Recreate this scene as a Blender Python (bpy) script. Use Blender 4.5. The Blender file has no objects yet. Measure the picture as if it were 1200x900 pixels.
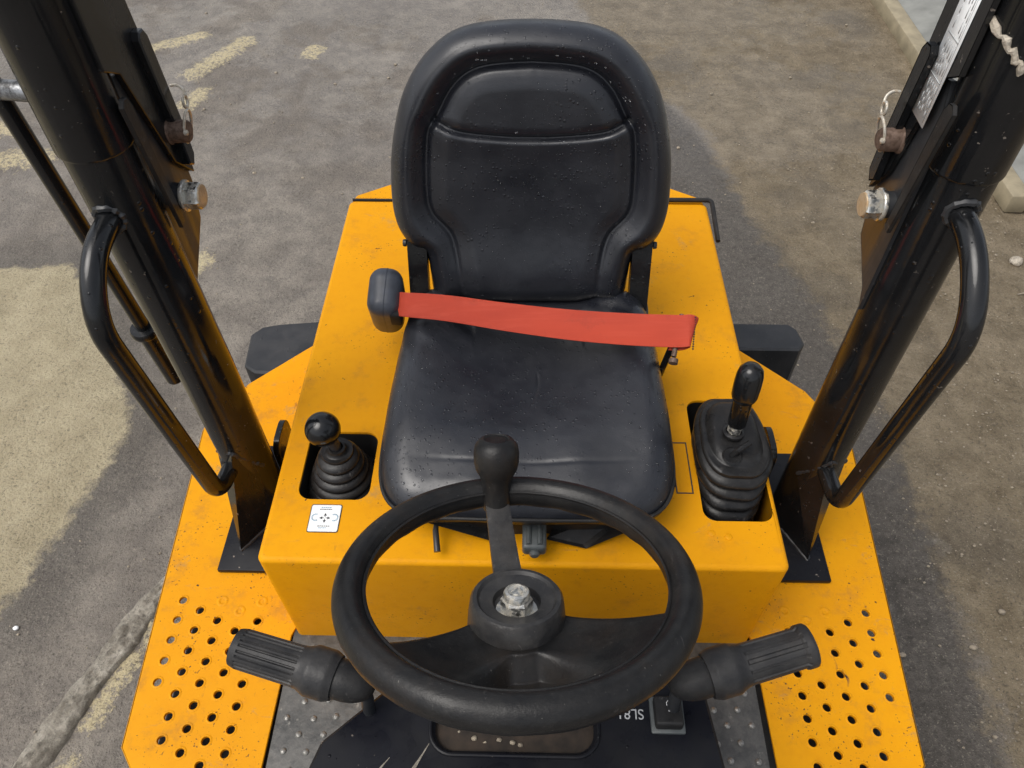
import bpy, bmesh, math, random
import numpy as np
from mathutils import Vector, Matrix, noise
random.seed(7); rng = np.random.default_rng(7)
S = bpy.context.scene
COL = S.collection
R = math.radians

# ------------------------------------------------------------------ camera
cam_d = bpy.data.cameras.new('camera'); cam = bpy.data.objects.new('camera', cam_d); COL.objects.link(cam)
cam_d.sensor_width = 36; cam_d.lens = 27.0; cam_d.clip_start = .02; cam_d.clip_end = 2000
Rt = Vector((0.99973086, 0.02242614, -0.00593878)); Up = Vector((-0.01328212, 0.76318376, 0.646045)); Fw = Vector((-0.01902067, 0.64579224, -0.76327622))
m = Matrix((Rt, Up, -Fw)).transposed().to_4x4(); m.translation = (0.0042, 0, 2.2)
cam.matrix_world = m
S.camera = cam
S.view_settings.view_transform = 'Standard'; S.view_settings.look = 'None'
S.view_settings.exposure = 0.27; S.view_settings.gamma = 1
# ------------------------------------------------------------------ sky and sun (overcast)
SUN_EL, SUN_AZ = R(62), R(-118)         # azimuth clockwise from +Y
w = bpy.data.worlds.new('World'); S.world = w; w.use_nodes = True
nt = w.node_tree; nt.nodes.clear()
sky = nt.nodes.new('ShaderNodeTexSky'); sky.sky_type = 'NISHITA'; sky.sun_disc = False
sky.sun_elevation = SUN_EL; sky.sun_rotation = SUN_AZ; sky.air_density = 1.0; sky.dust_density = 4.0; sky.ozone_density = 1.0
hs = nt.nodes.new('ShaderNodeHueSaturation'); hs.inputs['Saturation'].default_value = .35
bg = nt.nodes.new('ShaderNodeBackground'); bg.inputs['Strength'].default_value = .15
wo = nt.nodes.new('ShaderNodeOutputWorld')
nt.links.new(sky.outputs[0], hs.inputs['Color']); nt.links.new(hs.outputs[0], bg.inputs[0]); nt.links.new(bg.outputs[0], wo.inputs[0])
sl = bpy.data.lights.new('sun', 'SUN'); sl.energy = 1.2; sl.angle = R(42); sl.color = (1, .96, .9)
so = bpy.data.objects.new('sun', sl); COL.objects.link(so)
sd = Vector((math.sin(SUN_AZ)*math.cos(SUN_EL), math.cos(SUN_AZ)*math.cos(SUN_EL), math.sin(SUN_EL)))
so.rotation_euler = sd.to_track_quat('Z', 'Y').to_euler(); so.location = (0, 0, 12)

# ------------------------------------------------------------------ materials
class NT:
    def __init__(s, name):
        s.m = bpy.data.materials.new(name); s.m.use_nodes = True
        s.t = s.m.node_tree; s.b = s.t.nodes['Principled BSDF']; s.co = s.n('ShaderNodeTexCoord').outputs['Object']
        g = s.n('ShaderNodeNewGeometry'); s.geo = g
        s.pos = g.outputs['Position']
    def n(s, k, **kw):
        x = s.t.nodes.new(k)
        for a, b in kw.items(): setattr(x, a, b)
        return x
    def l(s, a, b): s.t.links.new(a, b)
    def noise(s, sc, det=4, rough=.55, vec=None, dist=0):
        x = s.n('ShaderNodeTexNoise'); x.inputs['Scale'].default_value = sc; x.inputs['Detail'].default_value = det
        x.inputs['Roughness'].default_value = rough; x.inputs['Distortion'].default_value = dist
        s.l(vec or s.pos, x.inputs['Vector']); return x.outputs['Fac']
    def vor(s, sc, feat='F1', vec=None, out='Distance'):
        x = s.n('ShaderNodeTexVoronoi'); x.feature = feat; x.inputs['Scale'].default_value = sc
        s.l(vec or s.pos, x.inputs['Vector']); return x.outputs[out]
    def ramp(s, v, lo, hi, a=0., b=1.):
        x = s.n('ShaderNodeMapRange'); x.clamp = True
        for i, q in enumerate((lo, hi, a, b)): x.inputs[i+1].default_value = q
        s.l(v, x.inputs[0]); return x.outputs[0]
    def math(s, op, a, b=None):
        x = s.n('ShaderNodeMath', operation=op)
        for i, q in enumerate((a, b)):
            if q is None: continue
            if isinstance(q, (int, float)): x.inputs[i].default_value = q
            else: s.l(q, x.inputs[i])
        return x.outputs[0]
    def mix(s, f, a, b):
        x = s.n('ShaderNodeMix'); x.data_type = 'RGBA'
        for i, q in ((0, f), (6, a), (7, b)):
            if isinstance(q, tuple): x.inputs[i].default_value = (*q, 1)
            elif isinstance(q, (int, float)): x.inputs[i].default_value = q
            else: s.l(q, x.inputs[i])
        return x.outputs[2]
    def bump(s, h, strength, dist=.001, nrm=None):
        x = s.n('ShaderNodeBump'); x.inputs['Strength'].default_value = strength; x.inputs['Distance'].default_value = dist
        s.l(h, x.inputs['Height'])
        if nrm is not None: s.l(nrm, x.inputs['Normal'])
        return x.outputs[0]
    def map(s, sc):
        x = s.n('ShaderNodeMapping'); x.inputs['Scale'].default_value = sc; s.l(s.pos, x.inputs[0]); return x.outputs[0]
    def set(s, **kw):
        for k, v in kw.items():
            k = {'col': 'Base Color', 'rough': 'Roughness', 'metal': 'Metallic', 'nrm': 'Normal', 'coat': 'Coat Weight', 'cr': 'Coat Roughness', 'spec': 'Specular IOR Level', 'cn': 'Coat Normal', 'sheen': 'Sheen Weight'}[k]
            if isinstance(v, tuple): s.b.inputs[k].default_value = (*v, 1)
            elif isinstance(v, (int, float)): s.b.inputs[k].default_value = v
            else: s.l(v, s.b.inputs[k])
        return s.m
    def drops(s, sc, dens, lo=0., hi=.38):
        """rain drops: random domes; returns height 0..1"""
        x = s.n('ShaderNodeTexVoronoi'); x.inputs['Scale'].default_value = sc; s.l(s.pos, x.inputs['Vector'])
        sep = s.n('ShaderNodeSeparateColor'); s.l(x.outputs['Color'], sep.inputs[0])
        on = s.math('LESS_THAN', sep.outputs[0], dens)
        rad = s.ramp(sep.outputs[1], 0, 1, .12, hi)
        q = s.math('DIVIDE', x.outputs['Distance'], rad)
        q = s.math('SUBTRACT', 1.0, s.math('POWER', s.math('MINIMUM', q, 1.), 2.))
        return s.math('MULTIPLY', s.math('SQRT', q), on)

def yellow(name, dirt=1.0):
    t = NT(name)
    big = t.noise(3.5, 5, .6); fine = t.noise(55, 3)
    c = t.mix(t.ramp(big, .3, .7), (.76, .335, .004), (.66, .275, .004))
    c = t.mix(t.ramp(fine, .5, .75, 0, .22), c, (.60, .22, .006))
    gr = t.noise(14, 7, .72)                                             # grimy patches
    c = t.mix(t.ramp(gr, .55, .74, 0, .38*dirt), c, (.42, .19, .03))
    sp = t.noise(190, 2, .5); area = t.noise(9, 3)                       # small specks
    spk = t.math('MULTIPLY', t.ramp(sp, .66, .71), t.ramp(area, .48, .62))
    c = t.mix(t.math('MULTIPLY', spk, .75*dirt), c, (.09, .05, .025))
    st = t.noise(34, 5, .7, t.map((1, .35, 1))); 
    c = t.mix(t.ramp(st, .66, .76, 0, .5*dirt), c, (.25, .11, .03))
    sc1 = t.noise(30, 8, .8, t.map((.5, 1, 1)), 1.5); c = t.mix(t.ramp(sc1, .60, .68, 0, .45*dirt), c, (.50, .25, .05))
    mud = t.noise(6, 8, .78); c = t.mix(t.ramp(mud, .60, .72, 0, .55*dirt), c, (.33, .22, .09))
    chp = t.math('MULTIPLY', t.ramp(t.noise(60, 3, .6), .70, .72), t.ramp(t.noise(7, 3), .50, .60)); c = t.mix(t.math('MULTIPLY', chp, .9*dirt), c, (.06, .035, .02))
    b = t.bump(t.noise(420, 2), .12, .0006)
    d = t.drops(130, .10)
    b = t.bump(d, .35, .0008, b)
    return t.set(col=c, rough=t.ramp(gr, .35, .7, .42, .62), nrm=b, spec=.12)

def black_paint(name, base=.006, rl=.10, rh=.28, chips=1.0, drop=.22, wav=.10, spec=.45):
    t = NT(name)
    gr = t.noise(8, 6, .65)
    c = t.mix(t.ramp(gr, .4, .75), (base, base*1.1, base*(1.7 if name == 'dark_cowl_paint' else 1.25)), (base*2.4, base*2.4, base*2.5))
    ch = t.noise(75, 3, .6); ar = t.noise(5, 3)
    chm = t.math('MULTIPLY', t.ramp(ch, .69, .72), t.ramp(ar, .47, .6))
    c = t.mix(t.math('MULTIPLY', chm, .8*chips), c, (.22, .19, .16))
    dust = t.noise(300, 2)
    c = t.mix(t.ramp(dust, .74, .8, 0, .35), c, (.25, .24, .22))
    runs = t.noise(26, 4, .6, t.map((1, 1, .12)), .6)
    r = t.ramp(runs, .4, .62, rl, rh)
    b = t.bump(t.noise(30, 3), wav, .004)
    b = t.bump(t.drops(105, drop, hi=.33), .9, .0014, b)
    return t.set(col=c, rough=r, nrm=b, spec=spec)

def vinyl(name):
    t = NT(name)
    gr = t.noise(9, 5, .6)
    c = t.mix(t.ramp(gr, .35, .75), (.0065, .0075, .0115), (.017, .0185, .024))
    gn = t.n('ShaderNodeTexVoronoi'); gn.inputs['Scale'].default_value = 620; t.l(t.pos, gn.inputs['Vector'])
    b = t.bump(t.noise(520, 3, .6), .30, .0007)
    wet = t.noise(7, 4, .6); wm = t.ramp(wet, .42, .58)
    d = t.drops(150, .42, hi=.40)
    d = t.math('MULTIPLY', d, t.ramp(t.noise(4.6, 3), .44, .56))
    b = t.bump(d, .8, .0015, b)
    r = t.ramp(t.math('ADD', t.math('MULTIPLY', wm, .5), t.math('MULTIPLY', t.ramp(t.noise(13, 6, .7), .45, .6), .5)), 0, 1, .55, .25)
    r = t.math('SUBTRACT', r, t.math('MULTIPLY', d, .2))
    dust = t.ramp(t.noise(260, 2), .75, .8, 0, .4)
    c = t.mix(dust, c, (.15, .15, .14))
    return t.set(col=c, rough=r, nrm=b, spec=.5, coat=.38, cr=.24)

def rubber(name, base=.018, rl=.38, rh=.6, wear=.5):
    t = NT(name)
    gr = t.noise(24, 6, .7)
    c = t.mix(t.ramp(gr, .4, .7), (base, base, base*1.05), (base*2.3, base*2.2, base*2.1))
    c = t.mix(t.ramp(t.noise(45, 6, .75), .60, .74, 0, wear), c, (.13, .12, .11))
    scr = t.noise(70, 4, .7, t.map((1, .18, 1)), 2.0); c = t.mix(t.ramp(scr, .66, .71, 0, wear*1.1), c, (.17, .16, .15))
    c = t.mix(t.ramp(t.noise(7, 5, .7), .50, .66, 0, .45), c, (.030, .022, .016)); c = t.mix(t.ramp(t.noise(330, 2), .72, .78, 0, .5), c, (.20, .19, .17))
    b = t.bump(t.noise(160, 4, .7), .4, .0014)
    return t.set(col=c, rough=t.ramp(t.noise(11, 4), .35, .65, rl, rh), nrm=b, spec=.30)

def metal(name, c1, c2, rl, rh, sc=60, met=1.0, th=(.45, .6)):
    t = NT(name)
    f = t.ramp(t.noise(sc, 5, .7), *th)
    return t.set(col=t.mix(f, c1, c2), metal=t.math('MULTIPLY', t.math('SUBTRACT', 1, f), met), rough=t.ramp(f, 0, 1, rl, rh), nrm=t.bump(t.noise(sc*4, 3), .3, .001))

def flat(name, c, r=.5, var=.15, sc=30):
    t = NT(name)
    return t.set(col=t.mix(t.ramp(t.noise(sc, 4), .35, .7), c, tuple(q*(1-var) for q in c)), rough=r, nrm=t.bump(t.noise(sc*6, 3), .15, .0008))

M = {}
M['yellow'] = yellow('yellow_paint', 1.35); M['yellow2'] = yellow('yellow_paint_dirty', 2.0)
M['black'] = black_paint('black_gloss_paint')
M['blacksatin'] = black_paint('black_satin_paint', .018, .3, .55, 1.2, .12)
M['navy'] = black_paint('dark_cowl_paint', .006, .26, .40, 1.4, .05, .02, .16)
M['vinyl'] = vinyl('black_vinyl')
M['rubber'] = rubber('black_rubber', .012); M['wheelrub'] = rubber('worn_wheel_plastic', .008, .30, .50, .16)
M['boot'] = rubber('gaiter_rubber', .010, .18, .42, .42)
M['grip'] = rubber('grip_rubber', .020, .38, .55, .10)
M['hollow'] = flat('dark_cavity', (.006, .006, .006), .8)
M['zinc'] = metal('zinc_steel', (.62, .61, .57), (.36, .33, .27), .28, .6, 120)
M['worn'] = metal('worn_black_steel', (.30, .31, .32), (.02, .02, .02), .3, .4, 45, .7, (.40, .58))
M['stud'] = metal('dull_stud_steel', (.30, .29, .27), (.12, .115, .10), .4, .6, 200, .8)
M['rust'] = metal('rusty_steel', (.15, .10, .075), (.07, .040, .025), .6, .85, 140, .4)
M['rustcap'] = metal('rusty_bolt_face', (.50, .40, .27), (.42, .28, .15), .45, .7, 60, .4)
M['wire'] = metal('bright_wire', (.62, .58, .50), (.36, .30, .22), .35, .6, 150, .6)
M['white'] = flat('label_white', (.86, .87, .86), .35, .06, 60)
M['ink'] = flat('label_ink', (.03, .03, .035), .4)
M['inkgrey'] = flat('label_ink_grey', (.48, .49, .49), .4)
M['inkblue'] = flat('label_ink_blue', (.25, .42, .55), .4)
M['greyplastic'] = flat('grey_plastic', (.085, .095, .095), .4, .3, 50)
M['retr'] = flat('retractor_plastic', (.055, .062, .078), .38, .35, 40)

def webbing():
    t = NT('red_webbing')
    x = t.n('ShaderNodeTexWave'); x.inputs['Scale'].default_value = 230; x.bands_direction = 'DIAGONAL'; x.inputs['Distortion'].default_value = .3; t.l(t.pos, x.inputs['Vector'])
    c = t.mix(t.ramp(t.noise(9, 4, .6, t.map((.3, 1, 1))), .35, .65), (.50, .058, .026), (.38, .040, .020))
    ln = t.noise(120, 3, .6, t.map((.03, 1, 1))); c = t.mix(t.ramp(ln, .5, .66, 0, .22), c, (.58, .10, .06))
    c = t.mix(t.ramp(t.noise(26, 6, .75), .56, .74, 0, .45), c, (.22, .035, .022))
    return t.set(col=c, rough=.6, nrm=t.bump(x.outputs['Fac'], .5, .0008), spec=.3)
M['web'] = webbing()

def floorgrey():
    t = NT('worn_floor_steel')
    a = t.noise(16, 7, .75); b_ = t.noise(70, 5, .7)
    c = t.mix(t.ramp(a, .35, .65), (.055, .055, .052), (.135, .130, .120))
    c = t.mix(t.ramp(b_, .5, .72, 0, .7), c, (.045, .045, .045))
    c = t.mix(t.ramp(t.noise(38, 6, .8), .60, .72, 0, .7), c, (.36, .34, .30))
    return t.set(col=c, rough=t.ramp(a, .3, .7, .28, .6), metal=.25, nrm=t.bump(b_, .5, .002))
M['floor'] = floorgrey()
M['dirt'] = flat('caked_dirt', (.040, .026, .016), .8, .75, 40)
M['hubrub'] = rubber('scuffed_hub_plastic', .022, .34, .55, .42)

def ground_mat():
    t = NT('yard_ground')
    at = t.n('ShaderNodeAttribute'); at.attribute_name = 'mask'; sc = t.n('ShaderNodeSeparateColor'); t.l(at.outputs['Color'], sc.inputs[0])
    sandm, darkm, mudm = sc.outputs
    at2 = t.n('ShaderNodeAttribute'); at2.attribute_name = 'mask2'; sc2 = t.n('ShaderNodeSeparateColor'); t.l(at2.outputs['Color'], sc2.inputs[0])
    strk, wetm, slabm = sc2.outputs
    n1 = t.noise(1.3, 6, .62); n2 = t.noise(8, 8, .74); n3 = t.noise(40, 6, .75); g1 = t.noise(85, 3, .6); g2 = t.noise(210, 3, .65)
    v1 = t.vor(120); v2 = t.vor(55)
    plus = lambda msk, nz, amt: t.math('ADD', msk, t.math('MULTIPLY', t.math('SUBTRACT', nz, .5), amt))
    # worn concrete / tarmac
    c = t.mix(t.ramp(n1, .38, .62), (.180, .156, .130), (.265, .235, .196))
    c = t.mix(t.ramp(n2, .40, .62, 0, .75), c, (.125, .109, .095))
    c = t.mix(t.ramp(n2, .60, .75, 0, .7), c, (.30, .27, .22))
    # darker ground under and around the dumper, with tread prints
    dc = t.mix(t.ramp(n3, .40, .65), (.062, .054, .046), (.108, .095, .080))
    dk = plus(darkm, n2, .55)
    c = t.mix(t.ramp(dk, .34, .62, 0, .92), c, dc)
    c = t.mix(t.math('MULTIPLY', slabm, .8), c, (.030, .026, .022))
    # brown mud
    mc = t.mix(t.ramp(n2, .38, .62), (.125, .096, .058), (.215, .172, .113))
    mc = t.mix(t.ramp(n1, .52, .62, 0, .55), mc, (.080, .064, .044))
    mc = t.mix(t.ramp(n3, .60, .72, 0, .6), mc, (.27, .22, .15))
    c = t.mix(t.ramp(plus(mudm, n2, .6), .46, .58), c, mc)
    # damp halo, then sand
    c = t.mix(t.ramp(plus(sandm, n2, .25), .12, .42, 0, .55), c, (.075, .066, .055))
    sd = t.mix(t.ramp(n2, .36, .62), (.32, .27, .17), (.42, .36, .235))
    sd = t.mix(t.ramp(n3, .60, .72, 0, .5), sd, (.45, .39, .27)); sd = t.mix(t.ramp(n3, .40, .32, 0, .5), sd, (.17, .142, .095))
    s1 = t.ramp(plus(sandm, t.noise(16, 8, .75), .30), .50, .56)
    c = t.mix(s1, c, sd)
    s2 = t.math('MULTIPLY', t.ramp(plus(strk, t.noise(20, 8, .82), 2.2), .46, .62), t.ramp(t.noise(62, 5, .75), .40, .52, .05, 1))
    c = t.mix(t.math('MULTIPLY', s2, .95), c, (.52, .44, .27))
    # grit: dark pits and light grains on everything
    c = t.mix(t.ramp(g1, .42, .34, 0, .42), c, (.035, .029, .023)); c = t.mix(t.ramp(g1, .60, .70, 0, .36), c, (.34, .30, .235))
    c = t.mix(t.ramp(g2, .41, .33, 0, .65), c, (.030, .026, .021)); c = t.mix(t.ramp(g2, .62, .70, 0, .60), c, (.44, .40, .32))
    pit = t.math('MULTIPLY', t.ramp(v2, .16, .10), t.ramp(n2, .50, .62)); c = t.mix(t.math('MULTIPLY', pit, .8), c, (.02, .017, .014))
    h = t.math('ADD', t.math('MULTIPLY', n3, .7), t.math('MULTIPLY', g1, .6)); h = t.math('ADD', h, t.math('MULTIPLY', g2, .25))
    wet = t.math('MAXIMUM', t.math('MULTIPLY', wetm, t.ramp(t.noise(2.6, 6, .62), .44, .54)), t.ramp(plus(at.outputs['Alpha'], t.noise(6, 7, .7), 1.3), .38, .62))
    wet = t.math('MULTIPLY', wet, t.math('SUBTRACT', 1, t.math('MAXIMUM', s1, s2)))
    bm_ = t.n('ShaderNodeBump'); bm_.inputs['Distance'].default_value = .012; t.l(h, bm_.inputs['Height']); t.l(t.ramp(wet, 0, 1, 1, .6), bm_.inputs['Strength'])
    r = t.ramp(wet, 0, 1, .60, .13)
    return t.set(col=c, rough=r, nrm=bm_.outputs[0], spec=t.ramp(wet, 0, 1, .28, .60))
M['ground'] = ground_mat()

def concrete(name, c1, c2):
    t = NT(name); a = t.noise(12, 8, .78); b_ = t.noise(90, 5, .7)
    c = t.mix(t.ramp(a, .38, .60), c1, c2); c = t.mix(t.ramp(b_, .5, .64, 0, .75), c, tuple(q*.35 for q in c1)); c = t.mix(t.ramp(t.noise(34, 6, .8), .58, .70, 0, .7), c, tuple(q*1.35 for q in c1))
    return t.set(col=c, rough=.75, spec=.25, nrm=t.bump(b_, .9, .006))
M['ridge'] = concrete('old_concrete', (.36, .33, .275), (.17, .15, .12))
M['barrier'] = flat('weathered_grey_panel', (.25, .25, .225), .5, .35, 8)
M['barrier_edge'] = flat('ochre_edge', (.33, .28, .185), .6, .35, 12)
M['stone'] = concrete('pebble', (.42, .36, .27), (.26, .22, .17))
M['stonepale'] = concrete('pale_pebble', (.55, .50, .42), (.42, .36, .28))

# ------------------------------------------------------------------ mesh helpers
class MB:
    def __init__(s): s.v = []; s.f = []; s.mi = []
    def add(s, vs, fs, mi=0):
        k = len(s.v); s.v += [tuple(map(float, q)) for q in vs]; s.f += [tuple(i+k for i in f) for f in fs]; s.mi += [mi]*len(fs); return s
    def grid(s, P, close_u=False, close_v=False, mi=0, flip=False):
        nu, nv = len(P), len(P[0]); vs = [q for row in P for q in row]; fs = []
        for i in range(nu if close_u else nu-1):
            for j in range(nv if close_v else nv-1):
                a = i*nv+j; b = i*nv+(j+1) % nv; c = ((i+1) % nu)*nv+(j+1) % nv; d = ((i+1) % nu)*nv+j
                fs.append((a, d, c, b) if flip else (a, b, c, d))
        return s.add(vs, fs, mi)
    def box(s, lo, hi, bev=.003, seg=2, mi=0, mat=None):
        bm = bmesh.new(); bmesh.ops.create_cube(bm, size=1)
        sz = [hi[i]-lo[i] for i in range(3)]; ce = [(hi[i]+lo[i])/2 for i in range(3)]
        for v in bm.verts: v.co = Vector([v.co[i]*sz[i] for i in range(3)])
        if bev: bmesh.ops.bevel(bm, geom=bm.edges[:]+bm.verts[:], offset=min(bev, min(sz)*.45), segments=seg, profile=.5, affect='EDGES')
        for v in bm.verts:
            v.co = v.co+Vector(ce)
            if mat is not None: v.co = mat @ v.co
        bm.verts.index_update(); s.add([v.co for v in bm.verts], [[v.index for v in f.verts] for f in bm.faces], mi); bm.free(); return s
    def tube(s, pts, r, n=20, cap=True, mi=0, flute=None, up=None, dome=0):
        pts = [Vector(p) for p in pts]; m_ = len(pts); rs = r if isinstance(r, (list, tuple)) else [r]*m_
        tg = [(pts[min(i+1, m_-1)]-pts[max(i-1, 0)]).normalized() for i in range(m_)]
        a = Vector(up) if up else (Vector((0, 0, 1)) if abs(tg[0].z) < .9 else Vector((0, 1, 0)))
        u = (a-tg[0]*a.dot(tg[0])).normalized(); rows = []
        for i in range(m_):
            u = (u-tg[i]*u.dot(tg[i])).normalized(); v = tg[i].cross(u)
            row = []
            for k in range(n):
                t = 2*math.pi*k/n; q = rs[i]*(flute(t, i) if flute else 1)
                row.append(pts[i]+u*math.cos(t)*q+v*math.sin(t)*q)
            rows.append(row)
        s.grid(rows, close_v=True, mi=mi)
        if cap:
            k = len(s.v)-m_*n
            s.f.append(tuple(k+j for j in reversed(range(n)))); s.mi.append(mi)
            k2 = len(s.v)-n; s.f.append(tuple(k2+j for j in range(n))); s.mi.append(mi)
        return s
    def lathe(s, prof, o=(0, 0, 0), ax=(0, 0, 1), n=40, mi=0, rad=None):
        o = Vector(o); a = Vector(ax).normalized(); h = Vector((1, 0, 0)) if abs(a.x) < .9 else Vector((0, 1, 0))
        u = (h-a*a.dot(h)).normalized(); v = a.cross(u); rows = []
        for r, z in prof:
            r = max(r, 1e-5)
            rows.append([o+a*z+(u*math.cos(2*math.pi*k/n)+v*math.sin(2*math.pi*k/n))*r*(rad(2*math.pi*k/n) if rad else 1) for k in range(n)])
        return s.grid(rows, close_v=True, mi=mi)
    def prism(s, poly, z0, z1, M4=None, ch=.0015, holes=(), mi=0, depth_mi=None, hole_depth=None):
        """poly (ccw, xy) extruded z0..z1 with a small chamfer on top; holes = loops cut through"""
        def inset(lp, d):
            n = len(lp); out = []
            for i in range(n):
                p0, p1, p2 = Vector(lp[i-1]), Vector(lp[i]), Vector(lp[(i+1) % n])
                e1 = (p1-p0).normalized(); e2 = (p2-p1).normalized(); n1 = Vector((-e1.y, e1.x)); n2 = Vector((-e2.y, e2.x))
                b = (n1+n2); 
                b = b/max(.35, (1+n1.dot(n2))) if b.length > 1e-6 else n1
                out.append(p1+b*d)
            return out
        bm = bmesh.new(); ed = []; loops = []
        top = [inset(poly, ch)]+[inset(h, ch) for h in holes]
        for lp in top:
            vs = [bm.verts.new((p[0], p[1], z1)) for p in lp]; loops.append(vs)
            for i in range(len(vs)): ed.append(bm.edges.new((vs[i], vs[(i+1) % len(vs)])))
        bmesh.ops.triangle_fill(bm, edges=ed, use_beauty=True, normal=(0, 0, 1))
        bm.verts.index_update()
        X = (lambda p: M4 @ Vector(p)) if M4 is not None else (lambda p: Vector(p))
        for f in bm.faces:
            if f.normal.z < 0: f.normal_flip()
        s.add([X(v.co) for v in bm.verts], [[v.index for v in f.verts] for f in bm.faces], mi)
        if not hole_depth: s.add([X((v.co.x, v.co.y, z0)) for v in bm.verts], [[v.index for v in reversed(f.verts)] for f in bm.faces], mi)
        bm.free()
        for k, lp in enumerate([poly]+list(holes)):
            rows = [[X((*p[:2], z1)) for p in top[k]], [X((p[0], p[1], z1-ch)) for p in lp]]
            zb = z0 if (k == 0 or not hole_depth) else z1-hole_depth
            rows.append([X((p[0], p[1], z0 if k == 0 or not hole_depth else z1-.006)) for p in lp])
            s.grid(rows, close_v=True, mi=mi, flip=True)
            if k and hole_depth:
                s.grid([rows[-1], [X((p[0], p[1], zb)) for p in lp]], close_v=True, mi=depth_mi, flip=True)
                s.add([X((p[0], p[1], zb)) for p in lp], [list(range(len(lp)))], depth_mi)
        return s

W = {}
def obj(name, mb, mats, parent=None, smooth=35, origin=None, label=None, cat=None, kind=None, group=None):
    me = bpy.data.meshes.new(name)
    v = np.array(mb.v, dtype=float)
    o_ = Vector(origin) if origin else Vector(((v[:, 0].min()+v[:, 0].max())/2, (v[:, 1].min()+v[:, 1].max())/2, v[:, 2].min()))
    v = v-np.array(o_)
    me.from_pydata(v.tolist(), [], mb.f); me.validate()
    mats = mats if isinstance(mats, (list, tuple)) else [mats]
    for q in mats: me.materials.append(M[q])
    if len(mats) > 1 and len(me.polygons) == len(mb.mi): me.polygons.foreach_set('material_index', mb.mi)
    me.polygons.foreach_set('use_smooth', [True]*len(me.polygons))
    if smooth: me.set_sharp_from_angle(angle=R(smooth))
    me.update()
    ob = bpy.data.objects.new(name, me); COL.objects.link(ob)
    ob.location = o_-(W[parent.name] if parent else Vector()); ob.parent = parent; W[ob.name] = o_
    tag(ob, label, cat, kind, group); return ob
def tag(ob, label=None, cat=None, kind=None, group=None):
    for k, q in (('label', label), ('category', cat), ('kind', kind), ('group', group)):
        if q: ob[k] = q
def empty(name, loc, **kw):
    e = bpy.data.objects.new(name, None); COL.objects.link(e); e.location = loc; W[e.name] = Vector(loc); e.empty_display_size = .1
    tag(e, **kw); return e
def crom(P, n=8, closed=False):
    P = [np.array(p, float) for p in P]; out = []; m_ = len(P)
    rngi = range(m_) if closed else range(m_-1)
    for i in rngi:
        g = (lambda k: P[k % m_]) if closed else (lambda k: P[min(max(k, 0), m_-1)])
        a, b, c, d = g(i-1), g(i), g(i+1), g(i+2)
        for k in range(n):
            t = k/n; out.append(.5*((2*b)+(-a+c)*t+(2*a-5*b+4*c-d)*t*t+(-a+3*b-3*c+d)*t**3))
    if not closed: out.append(P[-1])
    return out
def fillet(P, r, n=8):
    """polyline with rounded corners"""
    P = [Vector(p) for p in P]; out = [P[0]]
    for i in range(1, len(P)-1):
        a, b, c = P[i-1], P[i], P[i+1]; d1 = (a-b); d2 = (c-b); rr = r[i-1] if isinstance(r, (list, tuple)) else r
        q = min(rr, d1.length*.49, d2.length*.49); p1 = b+d1.normalized()*q; p2 = b+d2.normalized()*q
        for k in range(n+1):
            t = k/n; out.append(p1*(1-t)**2+b*2*t*(1-t)+p2*t*t)
    out.append(P[-1]); return out
def rrect(x0, y0, x1, y1, r, n=6):
    out = []
    for cx, cy, a0 in ((x1-r, y0+r, -90), (x1-r, y1-r, 0), (x0+r, y1-r, 90), (x0+r, y0+r, 180)):
        for k in range(n+1):
            a = R(a0+90*k/n); out.append((cx+r*math.cos(a), cy+r*math.sin(a)))
    return out
def circ(x, y, r, n=16): return [(x+r*math.cos(2*math.pi*k/n), y+r*math.sin(2*math.pi*k/n)) for k in range(n)]
def resample(P, n):
    P = np.array(P); P = np.vstack([P, P[:1]]); d = np.r_[0, np.cumsum(np.linalg.norm(np.diff(P, axis=0), axis=1))]
    t = np.linspace(0, d[-1], n, endpoint=False); return np.stack([np.interp(t, d, P[:, k]) for k in range(P.shape[1])], 1)
def dist_poly(X, Y, P, closed=False):
    P = np.array(P); Q = np.roll(P, -1, 0) if closed else P[1:]; A = P if closed else P[:-1]
    best = np.full(X.shape, 1e9)
    for a, b in zip(A, Q):
        ab = b-a; L = max(ab@ab, 1e-12); t = np.clip(((X-a[0])*ab[0]+(Y-a[1])*ab[1])/L, 0, 1)
        best = np.minimum(best, np.hypot(X-a[0]-t*ab[0], Y-a[1]-t*ab[1]))
    return best
def inside(X, Y, P):
    c = np.zeros(X.shape, bool); n = len(P)
    for i in range(n):
        x1, y1 = P[i][:2]; x2, y2 = P[(i+1) % n][:2]
        if y1 == y2: continue
        c ^= ((y1 > Y) != (y2 > Y)) & (X < (x2-x1)*(Y-y1)/(y2-y1)+x1)
    return c
def sm(x, a, b): t = np.clip((x-a)/(b-a), 0, 1); return t*t*(3-2*t)

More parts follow.
